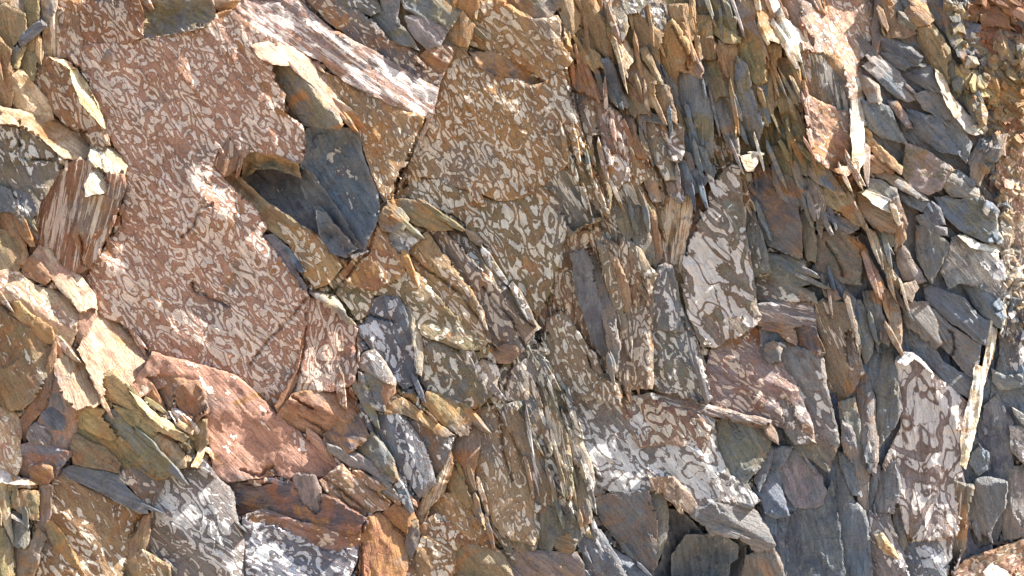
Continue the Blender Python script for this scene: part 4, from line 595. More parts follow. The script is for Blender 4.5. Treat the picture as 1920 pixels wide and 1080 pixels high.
F|rock_block|orange block with a brilliant sunlit top step, right|14|-.12,-.05|og,tn|n,0,30|1609,362 1640,372 1670,400 1688,405 1678,425 1675,440 1640,425 1612,395
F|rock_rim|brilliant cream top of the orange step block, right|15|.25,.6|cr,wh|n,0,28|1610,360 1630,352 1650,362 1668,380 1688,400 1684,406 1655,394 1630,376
F|rock_slab|sunlit-edged olive slab left of the orange step block|12|-.12,.03|tn,yl|n,0,60|1546,348 1565,350 1580,365 1600,390 1615,415 1622,425 1600,418 1575,395 1550,385
F|rock_slab|thin rust-red flake curving out below the orange step block|14|-.1,0|rd,tn|n,0,60|1661,375 1682,368 1690,385 1702,420 1700,430 1690,410 1678,390
F|rock_slab|upright grey-brown face under the orange step block|9|-.18,-.05|ol,dk|n,0,88|1635,425 1675,435 1680,460 1660,462 1640,450
F|rock_slab|tan double fin standing under the orange step block|12|-.1,0|og,cr|n,0,90|1680,410 1695,418 1697,450 1685,470 1678,470 1680,440
F|rock_slab|long grey crested slab running right below the white strip's foot|8|-.1,.08|tn,gr|n,0,35|1628,328 1660,322 1690,335 1715,350 1742,375 1720,370 1690,355 1660,335
F|rock_slab|blue-grey shard with a bright wavy top under the crested slab|9|-.12,.05|bl,cr|n,0,40|1618,332 1650,338 1680,355 1682,370 1665,372 1640,355
F|rock_slab|grey-blue lower slab tucked under the crested slab|6|-.12,0|bl,gr|n,0,40|1680,350 1700,365 1740,375 1730,395 1705,385 1690,375
F|rock_panel|broad blue-grey slab with an ochre scalloped top at the right|10|-.12,0|bl,ol|n,0,45|1750,370 1780,368 1800,375 1815,368 1850,375 1868,400 1872,450 1860,458 1830,445 1800,430 1775,410 1760,390
F|rock_slab|small slate stone with a rounded top left of the broad scalloped slab|11|-.15,0|dk,bl|n,0,60|1732,385 1745,378 1762,390 1772,420 1755,418 1735,400
F|rock_slab|grey stone beneath the small slate stone, right|10|-.12,0|gr,mv|n,0,50|1718,405 1735,402 1755,420 1775,430 1778,442 1755,440 1725,420
F|rock_slab|greenish upright slab with a white top edge, right middle|12|-.15,0|ol,gr|n,0,75|1720,425 1735,425 1775,455 1772,475 1762,500 1748,528 1735,510 1722,480
F|rock_panel|ribbed blue-white slab fanning down at the right|10|-.08,.02|gr,wh|s,.5,52|1785,445 1800,438 1825,460 1870,475 1880,510 1885,560 1870,560 1840,540 1800,530 1780,540 1765,510 1775,475
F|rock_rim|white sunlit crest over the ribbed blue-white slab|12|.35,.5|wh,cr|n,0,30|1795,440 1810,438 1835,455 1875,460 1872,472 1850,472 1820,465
F|rock_slab|narrow rust-rimmed blade among the thin slivers, right middle|12|-.12,0|rd,tn|n,0,68|1588,440 1600,445 1620,460 1635,490 1655,530 1672,565 1660,560 1640,525 1622,490 1612,465
F|rock_slab|tan long sliver reaching from the step block to the wedge, right middle|13|-.08,.03|tn,cr|n,0,68|1628,430 1640,435 1650,465 1668,500 1690,530 1685,545 1670,530 1655,500 1640,465
F|rock_slab|green-grey sliver with a light rim beside the long tan one|10|-.12,0|gr,ol|n,0,70|1645,435 1655,450 1668,490 1655,480 1645,460
F|rock_slab|purple-brown wedge slab beneath the double fin|9|-.12,0|mv,br|n,0,55|1680,460 1695,465 1712,490 1735,525 1720,532 1695,525 1685,500
F|rock_knob|cream knob with a sunlit cap among the slivers, right|15|.0,.15|tn,cr|n,0,60|1692,535 1715,528 1722,540 1715,548 1710,565 1700,560 1690,550
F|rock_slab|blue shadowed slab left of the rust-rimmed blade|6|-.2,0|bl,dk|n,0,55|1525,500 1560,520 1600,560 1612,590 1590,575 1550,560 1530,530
F|rock_slab|ochre triangular slab below the purple slab|8|-.15,0|og,ol|n,0,55|1540,525 1555,522 1575,560 1560,562 1545,550
# ---- d3 right
F|rock_panel|dark slate backing rock of the lower right|-4|-.15,-.02|dk,bl|n,0,80|1420,560 1600,520 1700,500 1900,560 1900,700 1860,800 1860,1095 1440,1095 1420,900 1440,800
F|rock_slab|pale striped slab with rust underside right of the looped face|8|-.05,.05|mv,gr|s,.55,15|1420,572 1460,567 1525,566 1528,600 1528,615 1495,615 1465,603 1425,602
F|rock_slab|rust underside ledge of the pale striped slab|6|-.15,-.2|rd,og|n,0,15|1420,602 1460,605 1492,612 1495,650 1475,640 1450,618 1420,612
F|rock_slab|brown striped upright slab with an ochre sunlit cap|10|-.1,.02|br,tn|s,.4,65|1532,570 1545,562 1585,572 1600,595 1605,620 1612,650 1610,690 1600,730 1580,755 1562,750 1555,720 1550,660 1535,610
F|rock_panel|wide mottled grey-brown slab in the lower right middle|6|-.15,.0|gr,mv|v3,.35,60|1440,640 1480,645 1520,660 1545,670 1552,730 1565,780 1575,830 1560,850 1520,840 1500,800 1470,740 1450,700 1435,660
F|rock_knob|round olive-grey knob at the head of the mottled slab|9|-.12,0|ol,dk|n,0,30|1434,645 1450,640 1465,655 1462,675 1445,680 1433,665
F|rock_slab|dark rounded cap leaning on the mottled slab|8|-.2,0|dk,br|n,0,70|1490,615 1510,608 1528,618 1545,665 1530,665 1500,645
F|rock_slab|rust-edged narrow slab with grey inner marks|9|-.12,0|br,mv|v2,.4,80|1585,620 1595,615 1610,660 1618,700 1600,730 1590,700 1583,665
F|rock_slab|olive blade with a pointed foot, right|10|-.15,0|ol,bl|n,0,75|1604,565 1612,562 1628,600 1636,640 1634,660 1624,680 1614,650 1606,610
F|rock_slab|grey-brown blade right of the pointed olive blade|9|-.15,0|gr,ol|n,0,78|1618,548 1635,550 1650,590 1652,640 1645,650 1635,610 1625,580
F|rock_slab|ochre-flecked standing slab with a pale rim, right|10|-.12,.02|tn,gr|n,0,82|1625,545 1650,548 1655,590 1665,620 1668,650 1655,640 1645,600
F|rock_slab|narrow golden splinter group under the cream knob|11|-.08,0|og,cr|n,0,80|1655,540 1672,545 1685,580 1690,620 1690,650 1678,640 1668,600
F|rock_slab|slate-brown slab with a sunlit golden bend, right|11|-.15,.0|gr,br|n,0,50|1692,560 1720,570 1738,568 1755,610 1765,640 1755,650 1740,640 1700,612 1695,590
F|rock_panel|long blue-grey slab cut by a curved crack, descending to the white column|10|-.12,.0|gr,tn|n,0,50|1735,570 1750,580 1790,615 1838,648 1835,680 1828,710 1810,700 1780,665 1760,640 1745,600
F|rock_panel|wide slate slab above the curved crack slab|9|-.15,0|bl,gr|n,0,45|1730,530 1770,545 1810,560 1835,590 1855,605 1850,650 1838,645 1800,615 1760,585 1735,560
F|rock_slab|upper slate slab touching the white column's head|11|-.12,0|gr,bl|n,0,50|1800,530 1840,540 1880,570 1880,600 1878,615 1855,600 1835,580
F|rock_slab|dark grey slab between the bend slab and the square-marked face|8|-.18,0|dk,bl|n,0,50|1695,610 1720,625 1750,650 1765,680 1800,700 1825,710 1820,745 1790,730 1760,700 1720,665 1690,655
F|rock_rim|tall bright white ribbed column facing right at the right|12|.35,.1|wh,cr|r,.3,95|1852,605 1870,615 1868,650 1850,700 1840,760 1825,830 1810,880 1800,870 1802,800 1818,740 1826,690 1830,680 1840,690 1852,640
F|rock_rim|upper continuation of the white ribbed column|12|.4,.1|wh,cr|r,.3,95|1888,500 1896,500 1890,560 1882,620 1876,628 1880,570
F|rock_panel|tall face with large square cream cells bordered in brown, lower right|11|-.08,.02|mv,br|v3,.7,85|1680,670 1700,660 1715,662 1740,690 1775,720 1815,755 1812,800 1800,870 1810,905 1822,920 1818,960 1805,1010 1800,1050 1790,1080 1740,1070 1705,1020 1690,960 1680,930 1665,900 1655,870 1670,840 1690,800 1688,770 1675,730
F|rock_slab|white chipped crown on the square-celled face|13|.2,.3|wh,gr|n,0,40|1680,670 1695,660 1714,661 1735,680 1750,700 1738,695 1715,672 1700,685 1682,678
F|rock_slab|slim slate slab left of the square-celled face's upper part|8|-.15,0|bl,ol|n,0,88|1650,650 1668,655 1680,700 1688,770 1675,800 1650,830 1645,860 1648,760 1640,700
F|rock_slab|narrow brown slab with cream spots on a curved foot|9|-.12,0|br,gr|w,.3,88|1608,705 1625,702 1638,750 1642,800 1645,850 1640,890 1625,880 1610,800
F|rock_slab|long grey-olive slab running to the bottom right of centre|8|-.15,0|ol,gr|n,0,80|1575,755 1600,750 1612,800 1620,850 1628,890 1630,950 1620,940 1605,900 1585,840
F|rock_slab|ochre tall strip crossing the lower right|9|-.12,0|tn,gr|n,0,80|1580,790 1595,800 1610,850 1626,890 1628,960 1615,950 1595,880 1580,830
F|rock_panel|smooth dark grey face with a ring scar in the lower right middle|4|-.12,0|gr,mv|n,0,70|1460,840 1490,845 1520,870 1540,890 1550,920 1545,945 1520,955 1490,950 1470,920 1460,880 1455,860
F|rock_panel|brown-olive shoulder above the ring scar|5|-.12,0|ol,br|n,0,55|1480,790 1520,815 1555,835 1575,835 1560,860 1555,890 1545,880 1520,860 1495,850 1480,830
F|rock_panel|dark purple-grey lower face beneath the ring scar|3|-.12,0|dk,gr|n,0,75|1480,955 1540,950 1560,900 1575,960 1580,1020 1585,1095 1460,1095 1465,1030 1470,980
F|rock_slab|long blue-grey tapering slab, bottom right of centre|6|-.12,0|gr,bl|n,0,88|1556,860 1568,850 1585,900 1600,940 1620,960 1628,1000 1635,1095 1585,1095 1580,1020 1570,950
F|rock_slab|slate inner blade inside the tapering slab's cleft|8|-.15,0|bl,gr|n,0,80|1572,850 1590,850 1605,890 1615,930 1600,925 1585,895
F|rock_slab|speckled slab end above the slate pocket, lower right|9|-.08,.02|mv,tn|w,.3,60|1455,745 1475,745 1500,790 1515,830 1490,832 1475,810
F|rock_block|dark blue faceted block under the speckled slab end|6|-.15,.05|bl,dk|n,0,50|1425,925 1445,890 1460,905 1470,940 1478,965 1455,970 1435,960
F|rock_block|grey stepped stone with a lit rim left of the ring scar|7|-.12,.03|gr,bl|n,0,60|1455,838 1487,838 1475,860 1458,882 1443,878
F|rock_slab|dark cleft side slab beside the tan stone face|5|-.2,0|dk,gr|n,0,100|1445,835 1455,838 1445,870 1425,920 1415,900 1430,860
F|rock_slab|brown-grey pentagon slab left of the square-celled face's lower part|9|-.12,0|mv,gr|n,0,88|1672,858 1688,880 1685,930 1680,960 1660,962 1637,955 1645,900
F|rock_slab|dark gap-edge slab left of the pentagon slab|5|-.2,0|dk,bl|n,0,88|1632,900 1650,870 1645,900 1635,955 1630,955
F|rock_block|pale speckled block with white patches at the bottom, lower right|9|-.1,.02|mv,gr|w,.45,60|1630,958 1665,962 1672,990 1690,1030 1700,1060 1705,1095 1640,1095 1632,1040
F|rock_slab|orange and white lichened strip across the pale speckled block|11|-.05,.02|cr,og|w,.4,50|1642,1005 1655,1000 1675,1030 1688,1050 1675,1045 1650,1025
F|rock_slab|dark green slab edging the square-celled face below|7|-.15,0|dk,ol|n,0,80|1675,940 1690,945 1698,1000 1700,1030 1690,1030 1676,990
F|rock_block|blue-grey lichened foot of the square-celled face|10|-.12,0|bl,gr|w,.35,60|1700,1010 1730,1015 1790,1005 1780,1050 1770,1095 1710,1095 1700,1060
F|rock_slab|tan layered side face along the square-celled face's right|8|-.1,0|tn,ol|r,.4,95|1790,905 1822,910 1824,940 1812,980 1808,1030 1790,1060 1778,1085 1785,1030 1800,980
F|rock_panel|blue-grey wall to the right of the white ribbed column|3|-.12,-.03|bl,gr|n,0,70|1868,690 1885,620 1900,625 1920,700 1920,830 1900,830 1850,830 1850,780
F|rock_panel|tall dark grey face at the lower right edge|1|-.12,-.05|gr,dk|n,0,85|1845,760 1870,740 1900,790 1900,880 1890,930 1885,960 1870,1020 1830,1030 1815,1010 1825,930 1835,860
F|rock_slab|blue faceted stone above the dark pocket, lower right|6|-.1,.1|bl,gr|n,0,60|1822,855 1835,840 1855,850 1850,880 1835,890 1818,868
F|rock_block|grey rectangular block with a lit top edge, lower right edge|9|-.1,.02|gr,mv|n,0,70|1832,900 1848,896 1888,906 1885,945 1865,975 1855,1005 1835,995 1812,980 1820,940
F|rock_slab|narrow grey wall at the far lower right edge|4|-.12,0|mv,gr|n,0,85|1890,880 1930,870 1930,1000 1885,1010 1880,990 1885,940
F|rock_slab|grey jointed slab with pale edges at the right edge, mid height|7|-.12,.0|gr,wh|w,.3,40|1895,800 1930,800 1930,880 1898,845
F|rock_slab|slate slab with a pale curved top right of the white column|8|-.12,.05|gr,bl|n,0,30|1860,692 1885,705 1915,703 1915,725 1880,730 1862,715
F|rock_panel|rust and cream sloping rock at the bottom right corner|8|.0,.08|tn,pk|v1,.3,-30|1780,1085 1810,1050 1850,1035 1880,1025 1930,1005 1930,1095 1780,1095
F|rock_block|white fractured block in the bottom right corner|12|.05,.2|wh,cr|n,0,30|1843,1072 1868,1052 1895,1070 1905,1095 1850,1095
F|rock_panel|warm reddish crumbly rock along the right edge|2|.02,.03|pk,cr|v1,.3,80|1890,280 1930,260 1930,640 1905,640 1900,560 1905,480 1888,440 1880,380 1870,330
F|rock_slab|white-cream crumbled vein beside the reddish right edge rock|4|.2,.1|cr,wh|v1,.3,80|1868,400 1890,400 1900,470 1905,520 1900,580 1895,640 1885,600 1884,540 1880,480
F|rock_slab|grey fractured slab in the dark strip right of the white column's head|6|-.12,0|gr,dk|w,.35,85|1890,560 1905,560 1925,600 1925,700 1890,690 1878,650
'''
# ------------------------------------------------------------------ long joints that cross the slabs
CRACKS = [[tuple(map(float, q.split(','))) for q in l.split()] for l in '''1062,440 1048,500 1035,545 1012,590
1025,625 1015,648 975,662 960,690 945,730 935,760 938,800 945,850 960,900
800,215 785,250 765,300 742,355 710,395 702,430 690,470 665,500 650,520 615,560
575,560 545,595 500,640 470,680
572,590 572,640 560,700 550,740
395,385 375,390 365,420 340,445
360,530 362,545 390,555 430,575
548,745 585,765
562,780 600,800 610,812
770,480 800,505 850,540 875,560
855,540 900,600 930,655
905,540 960,600 985,650
1548,455 1565,480 1575,500 1580,515
1757,605 1785,625 1790,650 1783,670
1500,390 1503,430 1510,480 1525,535
597,897 610,898 640,935 655,952 690,960
612,900 660,935 690,960 680,990 675,1080
485,892 500,880 512,875 520,895
1262,50 1285,95 1290,130
35,230 38,295 70,300 95,300
150,440 155,480 165,510
326,742 318,765 330,790
450,880 485,892
1060,130 1072,180 1090,240 1105,300 1140,370
690,590 720,598 738,602
1050,20 1058,80 1075,110'''.split('\n')]
CR = []
for c in CRACKS:
    c = outline(np.array(c + c[-2:0:-1]), 4.0)[: None]
    CR.append(warp(c))
CRP = np.concatenate(CR)

# ------------------------------------------------------------------ slabs
TX = {'a': 0, 'b': 480, 'c': 960, 'd': 1420}; TY = {'1': 0, '2': 270, '3': 540, '4': 790}
SLABS = []
for ln in DATA.strip().split('\n'):
    if ln.startswith('#') or not ln.strip(): continue
    t, kind, label, p, tilt, cc, pat, pts = ln.split('|')
    pts = np.array([tuple(map(float, q.split(','))) for q in pts.split()])
    if t != 'F': pts = pts / 3.724 + np.array([TX[t[0]], TY[t[1]]])
    tx, tz = map(float, tilt.split(',')); pt, cov, ang = pat.split(',')
    SLABS.append(dict(kind=kind, label=label, p=float(p), tx=tx, tz=tz, rim=None, cc=cc.split(','), pat=pt, cov=float(cov), ang=float(ang), pts=pts))

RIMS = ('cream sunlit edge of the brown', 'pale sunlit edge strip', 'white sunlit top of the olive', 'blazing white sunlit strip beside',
        'glowing orange-white', 'long white sunlit flank', 'brilliant cream top', 'white sunlit crest over', 'upper continuation', 'white chipped crown', 'rust underside ledge')  # edge parts of a host slab; sunlit ones hold the light in pale colour
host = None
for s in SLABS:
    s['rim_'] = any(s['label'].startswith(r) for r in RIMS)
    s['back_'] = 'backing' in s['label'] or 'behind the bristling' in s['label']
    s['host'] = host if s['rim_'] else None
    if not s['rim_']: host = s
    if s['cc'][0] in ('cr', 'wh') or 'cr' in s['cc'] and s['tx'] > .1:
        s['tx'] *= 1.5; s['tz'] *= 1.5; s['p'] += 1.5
    c = s['pts'].mean(0)
    if s['kind'] == 'rock_blade': s['group'] = 'slivers standing near the centre'
    elif s['kind'] == 'rock_slab' and c[0] > 1050 and c[1] < 300 and c[0] < 1520: s['group'] = 'slabs bristling along the top'
    elif s['kind'] == 'rock_slab' and c[0] > 1600 and c[1] < 380: s['group'] = 'slabs stacked at the upper right'
    elif s['kind'] == 'rock_slab' and c[0] > 1420: s['group'] = 'slabs of the lower right'
    elif s['kind'] == 'rock_flake' and c[0] < 380 and c[1] > 700: s['group'] = 'leaning flakes at the lower left'
    elif s['kind'] == 'rock_slab' and c[0] < 110: s['group'] = 'slabs at the left edge'
SLABS.sort(key=lambda s: 0 if s['back_'] else 1 if s['kind'] == 'rock_panel' else 2)

G = 4
X0, Y0, X1, Y1 = -120, -120, 2040, 1200
rx = np.arange(X0, X1, G) + .0; ry = np.arange(Y0, Y1, G) + .0
RX, RY = np.meshgrid(rx, ry)
H = np.full(RX.shape, -1e4); OWN = np.full(RX.shape, -1)

def attributes(px, py, s, idx, edge, seed):
    n = len(px); r = np.random.RandomState(seed)
    a = math.radians(s['ang']); ca_, sa_ = math.cos(a), math.sin(a)
    L_, W_, vw, loop = PAT[s['pat']]
    u = px * ca_ + py * sa_; v = -px * sa_ + py * ca_
    sd_ = (idx * 7.31) % 97
    gp = np.stack([u / L_, v / W_, np.full(n, sd_)], 1); gp[:, :2] += idx * 3.7 % 50
    gq = np.stack([u / 100, v / 100, np.full(n, sd_)], 1)
    j = 1 + r.uniform(-.13, .13, 3) * .35 + r.uniform(-.16, .16)
    if idx < 400:
        mx_, my_ = s['c']; tgt = 'bl' if (mx_ > 1420 and my_ > 330) else 'gr' if (880 < mx_ < 1440 and my_ > 430) else None
    else: tgt = None
    def tint(c):
        c = np.array(PAL[c]); return c if tgt is None or s['cc'][0] in ('cr', 'wh', 'dk') or mx_ > 1860 else c * .66 + np.array(PAL[tgt]) * .34
    L_ *= r.uniform(.8, 1.25); W_ *= r.uniform(.8, 1.3)
    c1 = tint(s['cc'][0]) * j; c2 = tint(s['cc'][1]) * j; cl = np.array(LIGHT[s['cc'][0]])
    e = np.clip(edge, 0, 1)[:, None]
    fresh_lit = c1 * .55 + c2 * .2 + np.array([.16, .125, .08])  # broken edges paler; the cream of sunlit rims is mixed into the colour
    A = c1 * (1 - .6 * e) + fresh_lit * .6 * e
    B = c2 * (1 - .45 * e) + fresh_lit * .45 * e
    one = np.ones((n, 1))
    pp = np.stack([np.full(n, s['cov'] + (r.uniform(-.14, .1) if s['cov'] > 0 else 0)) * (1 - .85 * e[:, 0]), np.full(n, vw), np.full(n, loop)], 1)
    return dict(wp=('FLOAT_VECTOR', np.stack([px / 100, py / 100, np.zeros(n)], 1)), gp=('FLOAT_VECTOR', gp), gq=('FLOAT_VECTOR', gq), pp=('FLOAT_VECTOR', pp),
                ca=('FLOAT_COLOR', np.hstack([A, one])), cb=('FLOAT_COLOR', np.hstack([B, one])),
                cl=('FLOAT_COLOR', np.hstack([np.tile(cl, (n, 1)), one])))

def relief(px, py, s, db, R, seed, cuts, nrm, lay):
    """height of the broken face above its own plane"""
    a = math.radians(s['ang']); ca_, sa_ = math.cos(a), math.sin(a)
    u = px * ca_ + py * sa_; v = -px * sa_ + py * ca_
    small = min(1., R / 60)
    h = fbm(u / 120, v / 60, seed, 2) * 5 * small
    h = h + scallop(u * .5, v, 60 * max(.4, small), seed, .2, .12)
    h = h + scallop(u * .5, v, 19, seed + 5, .14, .2) * .8
    h = h + fbm(px / 12, py / 12, seed + 3, 2) * 1.2
    # layered sheets: each laps over the next and ends in a ragged step towards the upper right
    am, per = lay
    q = v / per + fbm(u / 90, v / 45, seed + 31, 2) * 1.5 + perlin(u / 9, v / 9, seed + 33) * .10
    h = h + am * (1 - (q - np.floor(q))) * np.clip(.35 + 1.3 * perlin(u / 60, v / 30, seed + 35), 0, 1.2)
    if s['pat'] in 'rs':
        h = h + perlin(u / 90, v / (7 if s['pat'] == 'r' else 14), seed + 8) * (3.2 if s['pat'] == 'r' else 1.6)
    c = 1e9
    for (bx, by, nx, ny, sl, off) in cuts:
        c = np.minimum(c, ((px - bx) * nx + (py - by) * ny) * sl - off)
    cut = np.zeros(px.shape)
    if len(cuts):
        cut = np.clip((h - c) / 3, 0, 1); h = np.minimum(h, c)
    # rims: the sides turned up and to the right are broken back at a slope, the others end sharply
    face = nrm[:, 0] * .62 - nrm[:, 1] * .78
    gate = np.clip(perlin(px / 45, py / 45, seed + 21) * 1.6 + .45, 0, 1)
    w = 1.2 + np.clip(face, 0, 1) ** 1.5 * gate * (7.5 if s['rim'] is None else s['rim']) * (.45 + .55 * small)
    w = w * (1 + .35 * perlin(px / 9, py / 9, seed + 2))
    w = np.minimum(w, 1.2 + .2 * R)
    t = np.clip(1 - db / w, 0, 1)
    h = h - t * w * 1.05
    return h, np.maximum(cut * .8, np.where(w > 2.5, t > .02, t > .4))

# pass 1: who owns which stretch of the wall, and how each face leans
for idx, s in enumerate(SLABS):
    rnd = random.Random(idx * 31 + 5)
    isrim = s['rim_']
    q_ = s['pts']; ar = abs(0.5 * np.sum(q_[:, 0] * np.roll(q_[:, 1], -1) - q_[:, 1] * np.roll(q_[:, 0], -1)))
    ol = warp(outline(grow(s['pts'], min(1, math.sqrt(ar) / 60) * (0.0 if isrim or s['kind'] == 'rock_rim' else 1.0 if s['kind'] == 'rock_panel' else 3.6 if s['pts'][:, 0].mean() > 1000 else 2.6))))
    keep = [0]
    for i in range(1, len(ol)):
        if np.hypot(*(ol[i] - ol[keep[-1]])) > 1.2: keep.append(i)
    ol = ol[keep]
    mn = ol.min(0); mx = ol.max(0); cx, cy = ol.mean(0)
    area = abs(0.5 * np.sum(ol[:, 0] * np.roll(ol[:, 1], -1) - ol[:, 1] * np.roll(ol[:, 0], -1)))
    R = math.sqrt(area / math.pi)
    v = .20 if R < 60 else .10
    if s['kind'] == 'rock_panel': v = .03
    if R > 120: v = .015
    tx = s['tx'] * (1.5 if s['tx'] < 0 else 1) + rnd.uniform(-v, v) - (.05 if cx > 1000 else 0); tz = s['tz'] + rnd.uniform(-v, v)
    if 'backing' in s['label'] or 'behind the bristling' in s['label']: tx = tz = 0
    s.update(rim_=isrim, ol=ol, mn=mn, mx=mx, c=(cx, cy), R=R, t=(tx, tz))
    m = (RX > mn[0]) & (RX < mx[0]) & (RY > mn[1]) & (RY < mx[1])
    ii = np.nonzero(m); ins = inside(RX[ii], RY[ii], ol); s['cells'] = (ii[0][ins], ii[1][ins])
    OWN[s['cells']] = idx
O = OWN.copy()
for it in range(60):
    if (O >= 0).all(): break
    for dy, dx in ((0, 1), (0, -1), (1, 0), (-1, 0)):
        oo = np.roll(np.roll(O, dy, 0), dx, 1); sel = (O < 0) & (oo >= 0); O[sel] = oo[sel]
O[O < 0] = 0
n = len(SLABS)
def plane(k, x, y):
    c = np.array([s['c'] for s in SLABS]); t_ = np.array([s['t'] for s in SLABS])
    return -t_[k, 0] * (x - c[k, 0]) + t_[k, 1] * (y - c[k, 1])
qv = np.array([-3. if s['back_'] else 6. * s['p'] if s['p'] < 0 else (2.3 if s['c'][0] > 1000 else 1.3) * s['p'] for s in SLABS])
N_ = np.zeros((n, n)); rhs = np.zeros(n)
ok = (RX > -30) & (RX < 1950) & (RY > -30) & (RY < 1110)
for dy, dx in ((0, 1), (1, 0)):
    a = O[:O.shape[0] - dy, :O.shape[1] - dx]; c = O[dy:, dx:]; m = (a != c) & ok[:O.shape[0] - dy, :O.shape[1] - dx]
    x = RX[:O.shape[0] - dy, :O.shape[1] - dx][m] + dx * G / 2; y = RY[:O.shape[0] - dy, :O.shape[1] - dx][m] + dy * G / 2
    a = a[m]; c = c[m]; stp = qv[a] - qv[c] - plane(a, x, y) + plane(c, x, y)      # d_a - d_c = stp
    np.add.at(N_, (a, a), 1); np.add.at(N_, (c, c), 1); np.add.at(N_, (a, c), -1); np.add.at(N_, (c, a), -1)
    np.add.at(rhs, a, stp); np.add.at(rhs, c, -stp)
wt = np.diag(N_).copy() * np.array([.75 if s['c'][0] > 980 else .15 if s['kind'] == 'rock_panel' else .3 for s in SLABS]) + .8
N_ += np.diag(wt); rhs += wt * qv
D = np.linalg.solve(N_, rhs)
H = plane(O, RX, RY) + D[O]
FILLCOL = np.array([[PAL[s['cc'][0]], PAL[s['cc'][1]]] for s in SLABS])          # regional colour, so that neighbours belong together
REG = FILLCOL[O].mean(2)
for it in range(14):
    REG = (REG + np.roll(REG, 3, 0) + np.roll(REG, -3, 0) + np.roll(REG, 3, 1) + np.roll(REG, -3, 1)) / 5

OM = O.copy()
for dy in (-1, 0, 1):
    for dx in (-1, 0, 1): OM = np.minimum(OM, np.roll(np.roll(O, dy, 0), dx, 1))
def cellof(x, y):
    return np.clip(((y - Y0) / G).round().astype(int), 0, H.shape[0] - 1), np.clip(((x - X0) / G).round().astype(int), 0, H.shape[1] - 1)

